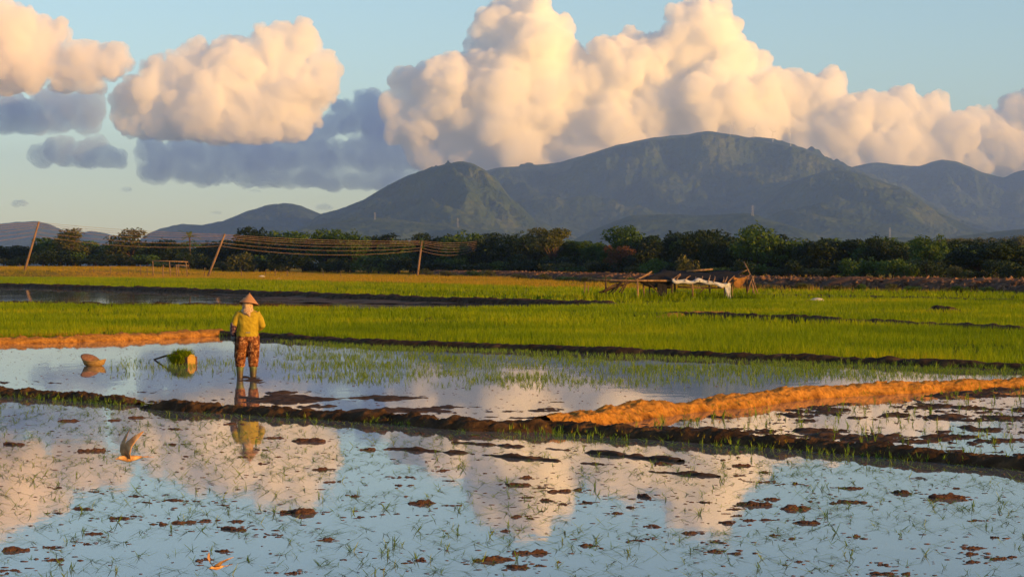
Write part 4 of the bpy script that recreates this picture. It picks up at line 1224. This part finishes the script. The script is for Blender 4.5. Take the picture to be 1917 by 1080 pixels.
def small_things():
    pale = mat_noise('pale stone', [(0.3, (0.35, 0.30, 0.24)), (0.7, (0.62, 0.56, 0.46))], scale=6, rough=0.9)
    for px, py, d, w, lab in ((490, 520, 400, 0.55, 'pale flat stone in the grass, nearer the middle leaning pole'), (522, 524, 330, 0.4, 'pale flat stone in the grass, further right of the middle leaning pole'),
                              (1513, 568, 122, 0.28, 'small dark lump beside the pale sack in the right rice field'), (1530, 567, 123, 0.45, 'pale sack lying in the rice right of the ruined shelter')):
        p = D(px, py, d); v, f = ICO2
        q = v * (1 + 0.3 * fbm(v[:, 0] * 2 + px, v[:, 1] * 2, v[:, 2] * 2, seed=int(px), octv=3))[:, None] * np.array([w, w * .7, w * .42])
        o = obj('pale_stone' if d > 200 else ('sack' if 'sack lying' in lab else 'earth_lump'), mesh_np('stone', q, f, True), pale if 'dark' not in lab else M_BUNDMUD, loc=(p.x, d, float(rise(p.x, d)) + w * 0.25))
        tag(o, lab, 'stone' if d > 200 else ('sack' if 'sack lying' in lab else 'lump'))

def turbine(px, yb, ytop, dist, ang, lab):
    b = D(px, yb + 6, dist); h = D(px, ytop, dist).z - b.z
    root = empty('wind_turbine', b)
    white = bpy.data.materials.get('turbine white') or mat_noise('turbine white', [(0.3, (0.72, 0.72, 0.70)), (0.7, (0.80, 0.80, 0.78))], scale=0.2, rough=0.5)
    MB().tube([(0, 0, 0), (0, 0, h * .5), (0, 0, h)], [2.6, 2.1, 1.6], 10).build('tower', white, root, True)
    MB().box((0, 1, h + 1.5), (5, 12, 5)).build('nacelle', white, root)
    hub = MB().tube([(0, -7.5, h + 1.5), (0, -5, h + 1.5)], [1.5, 2.4], 8).build('hub', white, root, True)
    for i in range(3):
        a = ang + i * 2 * math.pi / 3; L = h * 0.52
        pts = [(math.sin(a) * L * s, -6.2, h + 1.5 + math.cos(a) * L * s) for s in (0.02, 0.2, 0.6, 1.0)]
        MB().tube(pts, [(1.2, 1.2), (2.6, 0.7), (1.7, 0.5), (0.5, 0.2)], 6).build('blade', white, root, True)
    tag(root, lab, 'wind turbine', 'wind turbines on the main mountain')

def mast(px, yb, yt, dist, lab):
    b = D(px, yb + 4, dist); h = D(px, yt, dist).z - b.z
    m = bpy.data.materials.get('galvanised steel') or mat_noise('galvanised steel', [(0.3, (0.22, 0.22, 0.23)), (0.7, (0.34, 0.34, 0.35))], scale=0.1, rough=0.5)
    root = empty('lattice_mast', b); w = h * 0.075
    for sx in (-1, 1):
        for sy in (-1, 1):
            MB().tube([(sx * w, sy * w, 0), (sx * w * .2, sy * w * .2, h)], h * 0.007, 5).build('leg', m, root)
    for i in range(6):
        z0, z1 = h * i / 6, h * (i + 1) / 6; w0, w1 = w * (1 - .8 * i / 6), w * (1 - .8 * (i + 1) / 6)
        for sy in (-1, 1):
            MB().tube([(-w0, sy * w0, z0), (w1, sy * w1, z1)], h * 0.0035, 4).build('brace', m, root)
            MB().tube([(w0, sy * w0, z0), (-w1, sy * w1, z1)], h * 0.0035, 4).build('brace', m, root)
    for f in (0.72, 0.82, 0.92):
        MB().box((0, 0, h * f), (h * 0.20, h * 0.02, h * 0.015)).build('crossarm', m, root)
    tag(root, lab, 'mast', 'lattice masts on the hillsides')

poles_and_cables(); wooden_frame(); shelter(); small_things()
turbine(1367, 254, 234, 15000, 0.15, 'leftmost of the wind turbines, right at the summit'); turbine(1373, 254.5, 233, 15000, 0.9, 'second wind turbine, close beside the leftmost one')
turbine(1411, 259, 241, 15000, 0.5, 'faint wind turbine in the middle of the row'); turbine(1447, 265, 248, 14980, 1.35, 'clear white wind turbine, second from the right'); turbine(1480, 271, 250, 14980, 1.5, 'rightmost white wind turbine, lowest on the ridge')
mast(1409, 412, 384, 8600, 'lattice mast on the low foothill below the turbines'); mast(1666, 446, 426, 7800, 'lattice mast low on the slope above the right hedge'); mast(857, 425, 408, 8200, 'lattice mast on the foothill right of the cone hill'); mast(702, 410, 398, 8200, 'lattice mast on the foothill before the cone hill')
mast(205, 470, 441, 5200, 'lattice mast far behind the left treeline')

# ---- birds
def bird(px, py, dist, heading, size, wing, lab, tone, roll=0.0):
    """a swallow: spindle body with forked tail and two long wings"""
    p = D(px, py, dist)
    root = empty('swallow', p); root.rotation_euler = (roll, 0, heading)
    b = MB()
    b.tube([(0.085, 0, 0.004), (0.072, 0, 0.008), (0.05, 0, 0.006), (0.015, 0, 0), (-0.03, 0, 0.002), (-0.06, 0, 0.004), (-0.08, 0, 0.005)], [0.002, 0.010, 0.014, 0.019, 0.015, 0.009, 0.005], 10)
    b.tube([(0.084, 0, 0.005), (0.098, 0, 0.002)], [0.004, 0.0008], 6)
    for s in (-1, 1):
        b.tube([(-0.07, s * 0.003, 0.004), (-0.11, s * 0.016, 0.004), (-0.145, s * 0.03, 0.003)], [(0.003, 0.008), (0.002, 0.009), (0.001, 0.002)], 6)
        a = wing[0 if s < 0 else 1]
        pts, rad = [], []
        for t, ch, sw in ((0, .030, .0), (.25, .036, .014), (.5, .030, .008), (.75, .020, -.022), (1, .004, -.06)):
            L = 0.165 * t; bend = a * (1 - 0.15 * t)
            pts.append((0.02 + sw, s * (0.012 + L * math.cos(bend)), 0.006 + L * math.sin(bend))); rad.append((0.0025 * (1.2 - t), ch))
        b.tube([(x, y, z) for x, y, z in pts], [(r[1], r[0]) if False else r for r in rad], 8)
    o = b.build('body', tone, root, True)
    root.scale = (size,) * 3
    tag(root, lab, 'bird', 'swallows skimming the flooded fields')
BUFF = mat_noise('buff plumage', [(0.35, (0.26, 0.13, 0.06)), (0.55, (0.48, 0.27, 0.12)), (0.7, (0.62, 0.42, 0.24))], scale=25, rough=0.8)
BLACK = mat_noise('black plumage', [(0.35, (0.012, 0.012, 0.014)), (0.7, (0.035, 0.033, 0.032))], scale=25, rough=0.6)
bird(243, 858, 11.5, math.pi + 0.75, 0.95, (1.5, 1.35), 'buff swallow with raised wings low over the near water at left', BUFF)
bird(407, 1062, 10.5, math.pi + 0.9, 0.6, (1.2, 0.3), 'small buff swallow at the bottom edge of the picture', BUFF, 0.3)
bird(1722, 757, 26.0, 0.35, 0.95, (0.35, 0.15), 'black swallow gliding over the muddy field at right', BLACK, 0.2)
# ------------------------------------------------------------------ farmer and baskets
def remesh_obj(name, mb, mat, parent, voxel=0.012, smooth=3, wr=0.0, wscale=14.0, seed=1):
    o = mb.build(name, mat, parent, True)
    m = o.modifiers.new('r', 'REMESH'); m.mode = 'VOXEL'; m.voxel_size = voxel
    m = o.modifiers.new('s', 'SMOOTH'); m.factor = 0.5; m.iterations = smooth
    dg = bpy.context.evaluated_depsgraph_get()
    me = bpy.data.meshes.new_from_object(o.evaluated_get(dg), depsgraph=dg)
    o.modifiers.clear(); o.data = me
    nv = len(me.vertices)
    if wr:
        co = np.empty(nv * 3, np.float32); me.vertices.foreach_get('co', co); co = co.reshape(-1, 3).astype(float)
        no = np.empty(nv * 3, np.float32); me.vertices.foreach_get('normal', no); no = no.reshape(-1, 3)
        w = fbm(co[:, 0] * wscale, co[:, 1] * wscale, co[:, 2] * wscale * 1.3 + co[:, 0] * 6, seed=seed, octv=3, ridged=True)
        co += no * (w * wr)[:, None]
        me.vertices.foreach_set('co', co.astype(np.float32).ravel())
    me.polygons.foreach_set('use_smooth', np.ones(len(me.polygons), bool)); me.update()
    return o

def loft(mb, rings, seg=18):
    """rings: (cx, cy, z, rx, ry)"""
    V = []
    for cx, cy, z, rx, ry in rings:
        for k in range(seg):
            a = 2 * math.pi * k / seg
            V.append((cx + rx * math.cos(a), cy + ry * math.sin(a), z))
    n = len(rings); q = []
    for i in range(n - 1):
        for k in range(seg):
            q.append((i * seg + k, i * seg + (k + 1) % seg, (i + 1) * seg + (k + 1) % seg, (i + 1) * seg + k))
    t = []
    V.append((rings[0][0], rings[0][1], rings[0][2])); V.append((rings[-1][0], rings[-1][1], rings[-1][2]))
    for k in range(seg):
        t.append((n * seg, (k + 1) % seg, k)); t.append((n * seg + 1, (n - 1) * seg + k, (n - 1) * seg + (k + 1) % seg))
    mb.add(V, q, t)
    return mb

def farmer():
    g = P(464, 707)
    root = empty('person', (g.x, g.y, 0.004), math.radians(9))
    skin = mat_noise('skin', [(0.3, (0.25, 0.12, 0.07)), (0.7, (0.36, 0.19, 0.11))], scale=20, rough=0.6)
    # --- body: one skinned figure; local axes: +x right of the picture, +y away from the camera
    J = {'pel': (0, 0, .80, .125), 'sp1': (0, .0, .94, .115), 'sp2': (0, .015, 1.10, .125), 'che': (0, .03, 1.21, .115), 'nk': (0, .05, 1.31, .05), 'hd': (0, .075, 1.40, .085), 'hd2': (0, .085, 1.48, .075),
         'shL': (-.165, .03, 1.235, .055), 'elL': (-.255, .02, .985, .043), 'wrL': (-.265, .10, .78, .030), 'paL': (-.265, .115, .715, .034),
         'shR': (.165, .03, 1.235, .055), 'elR': (.265, .01, .98, .043), 'wrR': (.13, .22, .93, .030), 'paR': (.075, .26, .935, .034),
         'hpL': (-.10, 0, .76, .10), 'knL': (-.135, .05, .42, .065), 'anL': (-.150, 0, .06, .048), 'ftL': (-.158, .02, -.10, .05), 'toL': (-.17, .15, -.125, .04),
         'hpR': (.10, 0, .76, .10), 'knR': (.105, .015, .42, .065), 'anR': (.100, 0, .06, .048), 'ftR': (.100, .02, -.10, .05), 'toR': (.11, .15, -.125, .04)}
    E = [('pel', 'sp1'), ('sp1', 'sp2'), ('sp2', 'che'), ('che', 'nk'), ('nk', 'hd'), ('hd', 'hd2'), ('che', 'shL'), ('shL', 'elL'), ('elL', 'wrL'), ('wrL', 'paL'), ('che', 'shR'), ('shR', 'elR'), ('elR', 'wrR'), ('wrR', 'paR'),
         ('pel', 'hpL'), ('hpL', 'knL'), ('knL', 'anL'), ('anL', 'ftL'), ('ftL', 'toL'), ('pel', 'hpR'), ('hpR', 'knR'), ('knR', 'anR'), ('anR', 'ftR'), ('ftR', 'toR')]
    def fingers(side, palm, d, across, curl):
        for i, (off, ln) in enumerate(((-.028, .072), (-.010, .082), (.009, .078), (.026, .062))):
            a = Vector(palm) + Vector(across) * off + Vector(d) * 0.03
            m1 = a + Vector(d) * ln * .5 + Vector(curl) * ln * .15; e = m1 + Vector(d) * ln * .28 + Vector(curl) * ln * .45
            for nm, v, r in (('a', a, .010), ('b', m1, .009), ('c', e, .007)):
                J['%s%d%s' % (side, i, nm)] = (*v, r)
            E.extend([('pa' + side, '%s%da' % (side, i)), ('%s%da' % (side, i), '%s%db' % (side, i)), ('%s%db' % (side, i), '%s%dc' % (side, i))])
        a = Vector(palm) - Vector(across) * .03 - Vector(d) * .01; m1 = a - Vector(across) * .02 + Vector(d) * .03; e = m1 + Vector(d) * .026 + Vector(curl) * .012
        for nm, v, r in (('ta', a, .012), ('tb', m1, .010), ('tc', e, .008)): J[side + nm] = (*v, r)
        E.extend([('pa' + side, side + 'ta'), (side + 'ta', side + 'tb'), (side + 'tb', side + 'tc')])
    fingers('L', J['paL'][:3], (0, .1, -1), (0, -1, -.1), (.6, .3, 0)); fingers('R', J['paR'][:3], (-1, .35, 0), (0, 0, -1), (-.2, -.8, 0))
    keys = list(J); ix = {k: i for i, k in enumerate(keys)}
    me = bpy.data.meshes.new('body'); me.from_pydata([J[k][:3] for k in keys], [(ix[a], ix[b]) for a, b in E], [])
    o = obj('body', me, None, root)
    o.modifiers.new('skin', 'SKIN').use_smooth_shade = True
    for i, k in enumerate(keys):
        sv = me.skin_vertices[0].data[i]; r = J[k][3]; sv.radius = (r, r * (0.8 if k in ('sp1', 'sp2', 'che', 'pel') else 1)); sv.use_root = (k == 'pel')
    o.modifiers.new('sub', 'SUBSURF').levels = 1
    dg = bpy.context.evaluated_depsgraph_get(); bm = bpy.data.meshes.new_from_object(o.evaluated_get(dg), depsgraph=dg)
    o.modifiers.clear(); o.data = bm; bm.materials.clear(); bm.materials.append(skin)
    # the face looks away from the camera: nose, brow, mouth, ears and hair
    f = MB().tube([(0, .155, 1.445), (0, .182, 1.415), (0, .165, 1.405)], [.008, .013, .010], 7)
    f.build('nose', skin, root, True)
    for s in (-1, 1):
        MB().tube([(s * .03, .150, 1.450), (s * .032, .163, 1.450)], [.013, .008], 8).build('eye', BLACK, root, True)
        MB().tube([(s * .080, .075, 1.445), (s * .092, .068, 1.430), (s * .083, .075, 1.405)], [.012, .016, .009], 7).build('ear', skin, root, True)
    MB().tube([(-.024, .158, 1.378), (0, .166, 1.375), (.024, .158, 1.378)], [.004, .008, .004], 6).build('mouth', BUFF, root, True)
    hair = MB(); loft(hair, [(0, .03, 1.35, .05, .03), (0, .045, 1.42, .088, .075), (0, .06, 1.48, .088, .085), (0, .07, 1.53, .06, .06), (0, .07, 1.55, .01, .01)])
    hair.build('hair', BLACK, root, True)
    # --- jacket
    jm = mat_noise('ochre jacket cloth', [(0.3, (0.24, 0.17, 0.016)), (0.55, (0.36, 0.265, 0.024)), (0.75, (0.44, 0.34, 0.04))], scale=9, rough=0.9, spec=0.1, bump=0.3, bscale=40, dist=0.01)
    j = MB()
    loft(j, [(0, .0, .765, .205, .135), (0, .0, .80, .215, .145), (0, -.005, .88, .200, .140), (0, -.005, .96, .190, .135), (0, .0, 1.06, .200, .140), (0, .01, 1.16, .212, .140), (0, .02, 1.23, .205, .125), (0, .035, 1.285, .13, .095), (0, .045, 1.32, .075, .07)])
    j.tube([(-.15, .025, 1.225), (-.215, .015, 1.12), (-.262, .01, .99)], [.082, .076, .066], 12)
    j.tube([(.15, .025, 1.225), (.222, .01, 1.12), (.272, .0, .985), (.235, .09, .945), (.16, .185, .935)], [.082, .078, .070, .062, .052], 12)
    remesh_obj('jacket', j, jm, root, 0.012, 4, 0.008, 8, 3)
    # patterned sleeve cover and grey glove on the left arm
    sm = mat_noise('patterned sleeve cover', [(0.38, (0.03, 0.012, 0.03)), (0.5, (0.09, 0.04, 0.07)), (0.6, (0.30, 0.20, 0.20))], scale=28, rough=0.85, detail=1)
    MB().tube([(-.258, .01, 1.04), (-.266, .012, .97), (-.272, .055, .88), (-.268, .095, .80)], [.066, .072, .060, .048], 12).build('sleeve_cover', sm, root, True)
    gm = mat_noise('grey glove', [(0.3, (0.12, 0.12, 0.11)), (0.7, (0.22, 0.22, 0.20))], scale=20, rough=0.9)
    MB().tube([(-.268, .09, .815), (-.268, .11, .75), (-.270, .12, .69)], [.045, .048, .040], 10).build('glove', gm, root, True)
    MB().box((.0, -.145, .862), (.08, .012, .022)).build('belt_tab', gm, root)
    # --- trousers, apron, boots
    tm, nt, N, L, B = nodes('camouflage cloth')
    tc = N.new('ShaderNodeTexCoord'); n = N.new('ShaderNodeTexNoise'); n.inputs['Scale'].default_value = 13; n.inputs['Detail'].default_value = 1.5
    L.new(tc.outputs['Object'], n.inputs['Vector'])
    r = ramp(N, [(0.0, (0.06, 0.022, 0.012)), (0.43, (0.20, 0.075, 0.030)), (0.52, (0.11, 0.040, 0.018)), (0.58, (0.40, 0.20, 0.09)), (0.66, (0.16, 0.06, 0.024))]); r.color_ramp.interpolation = 'CONSTANT'
    L.new(n.outputs['Fac'], r.inputs[0]); L.new(r.outputs[0], B.inputs['Base Color']); B.inputs['Roughness'].default_value = 0.9; B.inputs['Specular IOR Level'].default_value = 0.1
    t = MB()
    loft(t, [(0, 0, .70, .205, .130), (0, 0, .76, .222, .145), (0, 0, .83, .205, .135)])
    for s, (hx, kx, ax) in ((-1, (-.105, -.135, -.147)), (1, (.105, .108, .102))):
        loft(t, [(ax, .005, .205, .088, .092), (ax, .005, .29, .096, .100), (kx, .01 + (.035 if s < 0 else 0), .42, .108, .112), (kx * .95, .008 + (.03 if s < 0 else 0), .52, .116, .122), (hx, .0, .64, .124, .132), (hx, 0, .76, .112, .130)])
    remesh_obj('trousers', t, tm, root, 0.012, 3, 0.0085, 12, 9)
    am = mat_noise('dark apron', [(0.3, (0.018, 0.012, 0.014)), (0.7, (0.05, 0.03, 0.03))], scale=8, rough=0.9)
    V = []
    for i in range(9):
        for jn in range(13):
            u = jn / 12 - .5; z = .80 - i / 8 * .42
            V.append((u * (.42 + .03 * i / 8) - .03, .15 - .20 * u * u + .01 * math.sin(u * 22 + i * .4), z))
    a = MB().grid(V, 9, 13).build('apron', am, root, True); a.modifiers.new('thickness', 'SOLIDIFY').thickness = 0.006
    bmat, nt, N, L, B = nodes('muddy rubber boot')
    tc = N.new('ShaderNodeTexCoord'); sx = N.new('ShaderNodeSeparateXYZ'); L.new(tc.outputs['Object'], sx.inputs[0])
    nz = N.new('ShaderNodeTexNoise'); nz.inputs['Scale'].default_value = 16; nz.inputs['Detail'].default_value = 4; L.new(tc.outputs['Object'], nz.inputs['Vector'])
    ad = N.new('ShaderNodeMath'); ad.operation = 'MULTIPLY_ADD'; ad.inputs[1].default_value = 0.22; L.new(nz.outputs['Fac'], ad.inputs[0]); L.new(sx.outputs['Z'], ad.inputs[2])
    r = ramp(N, [(0.10, (0.050, 0.028, 0.016)), (0.20, (0.075, 0.055, 0.025)), (0.27, (0.085, 0.105, 0.030)), (0.42, (0.20, 0.21, 0.06))])
    L.new(ad.outputs[0], r.inputs[0]); L.new(r.outputs[0], B.inputs['Base Color']); B.inputs['Roughness'].default_value = 0.5
    for s, x in ((-1, -.150), (1, .101)):
        b = MB()
        loft(b, [(x, 0, -.125, .055, .075), (x, 0, -.05, .058, .072), (x, 0, .04, .060, .068), (x, .003, .14, .070, .078), (x, .004, .235, .077, .086), (x, .004, .262, .078, .087)])
        b.tube([(x, .03, -.085), (x + s * .012, .14, -.10), (x + s * .016, .19, -.11)], [.052, .046, .030], 10)
        o = remesh_obj('boot', b, bmat, root, 0.011, 2)
        MB().tube([(x +   .079 * math.cos(q * .393), .004 + .088 * math.sin(q * .393), .258) for q in range(17)], .007, 5, False).build('boot_rim', bmat, o)
    # --- head cloth and conical hat
    cm = mat_noise('pink head cloth', [(0.35, (0.30, 0.17, 0.10)), (0.5, (0.46, 0.31, 0.19)), (0.62, (0.55, 0.40, 0.26))], scale=26, rough=0.95, detail=2, spec=0.05)
    c = MB()
    loft(c, [(-.012, .02, 1.185, .15, .145), (-.01, .025, 1.26, .14, .125), (0, .045, 1.31, .098, .092), (0, .06, 1.37, .100, .098), (0, .065, 1.44, .098, .100), (0, .07, 1.52, .085, .088)])
    c.tube([(-.07, -.07, 1.27), (0, -.118, 1.22), (.035, -.135, 1.165)], [.05, .045, .015], 9)
    remesh_obj('head_cloth', c, cm, root, 0.012, 3, 0.007, 15, 15)
    hm, nt, N, L, B = nodes('woven palm leaf')
    tc = N.new('ShaderNodeTexCoord'); wv = N.new('ShaderNodeTexWave'); wv.bands_direction = 'Z'; wv.inputs['Scale'].default_value = 22; wv.inputs['Distortion'].default_value = 1.5; wv.inputs['Detail'].default_value = 3
    L.new(tc.outputs['Object'], wv.inputs['Vector']); r = ramp(N, [(0.0, (0.26, 0.11, 0.045)), (0.6, (0.42, 0.20, 0.09)), (1.0, (0.52, 0.28, 0.13))]); L.new(wv.outputs['Fac'], r.inputs[0]); L.new(r.outputs[0], B.inputs['Base Color']); B.inputs['Roughness'].default_value = 0.8
    b2 = N.new('ShaderNodeBump'); b2.inputs['Strength'].default_value = 0.5; b2.inputs['Distance'].default_value = 0.006; L.new(wv.outputs['Fac'], b2.inputs['Height']); L.new(b2.outputs[0], B.inputs['Normal'])
    V, seg = [], 36
    for i in range(9):
        s = i / 8
        for k in range(seg):
            a = 2 * math.pi * k / seg; rr = 0.186 * s + 0.006
            V.append((rr * math.cos(a), rr * math.sin(a), 0.205 * (1 - s ** 1.06) + 0.004 * math.sin(k * 5.1) * s))
    q = [(i * seg + k, (i + 1) * seg + k, (i + 1) * seg + (k + 1) % seg, i * seg + (k + 1) % seg) for i in range(8) for k in range(seg)]
    hat = MB().add(V, q); hat.tube([(0, 0, .200), (0, 0, .222)], [.010, .003], 8)
    ho = hat.build('conical_hat', hm, root, True); ho.location = (0.018, .075, 1.402); ho.rotation_euler = (math.radians(-9), math.radians(6), 0)
    ho.modifiers.new('thickness', 'SOLIDIFY').thickness = 0.006
    MB().tube([(.190 * math.cos(k * .2094), .190 * math.sin(k * .2094), 0.001) for k in range(31)], .006, 6, False).build('hat_rim', hm, ho, True)
    tag(root, 'farmer in ochre jacket, patterned trousers and conical hat, standing back to us in the water', 'person')

def baskets():
    bam = mat_noise('split bamboo', [(0.3, (0.18, 0.10, 0.035)), (0.55, (0.34, 0.21, 0.075)), (0.75, (0.44, 0.30, 0.12))], scale=18, rough=0.7, stretch=(1, 1, 4), bump=0.4, bscale=60, dist=0.006)
    mat_brown = mat_noise('brown matting', [(0.3, (0.14, 0.06, 0.035)), (0.6, (0.28, 0.14, 0.08))], scale=16, rough=0.85, stretch=(4, 1, 1))
    yel = mat_noise('wooden end board', [(0.3, (0.26, 0.15, 0.03)), (0.6, (0.42, 0.26, 0.055))], scale=9, rough=0.75, stretch=(1, 1, 5))
    # shallow bamboo tray with a curled mat
    g = P(176, 685); root = empty('bamboo_tray', (g.x, g.y, 0.004), math.radians(-8))
    seg, V = 30, []
    prof = ((.0, .012), (.15, .012), (.215, .03), (.245, .10), (.255, .135), (.243, .135), (.232, .10), (.20, .045), (.0, .03))
    for r, z in prof:
        for k in range(seg):
            a = 2 * math.pi * k / seg; V.append((r * math.cos(a), r * .72 * math.sin(a), z + .018 * math.cos(2 * a) * (r > .2) - 0.02))
    q = [(i * seg + k, i * seg + (k + 1) % seg, (i + 1) * seg + (k + 1) % seg, (i + 1) * seg + k) for i in range(len(prof) - 1) for k in range(seg)]
    MB().add(V, q).build('tray', bam, root, True)
    MB().tube([(.252 * math.cos(2 * math.pi * k / 30), .182 * math.sin(2 * math.pi * k / 30), .118 + .018 * math.cos(4 * math.pi * k / 30)) for k in range(31)], .013, 7, False).build('rim', bam, root, True)
    V = []
    nr = 7
    for i in range(nr):
        for k in range(28):
            an = 2 * math.pi * k / 28; rr = 0.22 * (i / (nr - 1) + 0.001)
            V.append((rr * math.cos(an), rr * math.sin(an) * 0.62, 0.045 * (1 - (i / (nr - 1)) ** 2) + 0.004 * math.sin(k * 3.1)))
    q = [(i * 28 + k, (i + 1) * 28 + k, (i + 1) * 28 + (k + 1) % 28, i * 28 + (k + 1) % 28) for i in range(nr - 1) for k in range(28)]
    m = MB().add(V, q).build('leaning_lid', mat_brown, root, True); m.modifiers.new('thickness', 'SOLIDIFY').thickness = 0.02
    m.rotation_euler = (math.radians(34), math.radians(20), 0); m.location = (-.09, .02, .15)
    n = 60
    me = blade_mesh('seedling_bunch', np.stack([rng.uniform(.03, .2, n), rng.uniform(-.09, .09, n), np.full(n, .06)], -1), rng.uniform(.06, .14, n), np.full(n, .009), rng.uniform(0, .6, n), rng.uniform(0, 6.28, n), rng.uniform(0, .4, n))
    obj('seedling_bunch', me, M_SEED, root)
    tag(root, 'shallow bamboo tray with a brown lid leaning in it, floating left of the seedling trough', 'tray')
    # wooden trough heaped with seedlings
    g = P(345, 681); root = empty('seedling_trough', (g.x, g.y, 0.004), math.radians(-38))
    def half(name, x0, x1, mat, r=.17, t=.02, closed=False):
        b = MB(); V = []; sg = 16
        for x in (x0, x1):
            for rr in ((r, r - t) if not closed else (r,)):
                for k in range(sg + 1):
                    a = math.pi * 0.5 + math.pi * 2 * (k / sg) * (0.5 if not closed else 0.5) + math.pi * .5
                    V.append((x, rr * math.cos(a), .16 + (rr * math.sin(a)) * (1 if not closed else 1)))
        return b, V, sg
    # round-topped end boards
    for x, m_ in ((.22, yel), (-.26, mat_brown)):
        b = MB(); sg = 18; V = []
        for dx in (-.011, .011):
            V += [(x + dx, -.11, -.06), (x + dx, .11, -.06)]
            for k in range(sg + 1):
                a = math.pi * k / sg; V.append((x + dx, .12 * math.cos(a), .10 + .11 * math.sin(a)))
        n0 = 2 + sg + 1
        loop = [1] + list(range(2, n0)) + [0]
        qs = [(loop[i], loop[(i + 1) % n0], loop[(i + 1) % n0] + n0, loop[i] + n0) for i in range(n0)]
        ts = []
        for base, flip in ((0, False), (n0, True)):
            for i in range(1, n0 - 1):
                tri = (base + loop[0], base + loop[i], base + loop[i + 1]); ts.append(tri if not flip else tri[::-1])
        b.add(V, qs, ts).build('end_board', m_, root)
    for s in (-1, 1):
        MB().box((0, s * .135, .06), (.50, .018, .20)).build('side_board', mat_brown, root)
    MB().box((0, 0, -.03), (.50, .25, .018)).build('floor_board', mat_brown, root)
    n = 1500
    x = rng.uniform(-.27, .19, n); y = rng.normal(-.02, .09, n)
    me = blade_mesh('seedling_heap', np.stack([x, y, .10 + .08 * np.cos(y * 9) + rng.uniform(-.05, .05, n)], -1), rng.uniform(.08, .19, n), np.full(n, .010), rng.uniform(0.1, .8, n), rng.uniform(0, 6.28, n), rng.uniform(0.1, .6, n))
    obj('seedling_heap', me, M_RICE, root)
    n = 600
    x = rng.uniform(-.28, .17, n)
    me = blade_mesh('hanging_seedlings', np.stack([x, -.16 - rng.uniform(0, .07, n), rng.uniform(0.0, .14, n)], -1), rng.uniform(.08, .18, n), np.full(n, .010), rng.uniform(0.2, .8, n), rng.uniform(0, 6.28, n), rng.uniform(0.1, .6, n))
    obj('hanging_seedlings', me, M_RICE, root)
    tag(root, 'wooden trough heaped with green seedlings, beside the farmer', 'trough')
    a, c = P(289, 673.5), D(331, 662, g.y - .1)
    o = MB().tube([(0, 0, .01), tuple((c - a) * .5 + Vector((0, 0, .02))), tuple(c - a)], [.020, .022, .020], 8).build('carrying_pole', DARKWOOD, smooth=True, loc=(a.x, a.y, 0.0))
    tag(o, 'short dark pole leaning from the water onto the seedling trough', 'pole')

farmer()
baskets()
# ------------------------------------------------------------------ haze
def build_haze():
    b = MB().box((0, 8700, 520), (32000, 24600, 1160))
    o = b.build('haze', mat_volume('hazy air', (0.27, 0.46, 1.0), 4.9e-5))
    tag(o, kind='stuff')
build_haze()
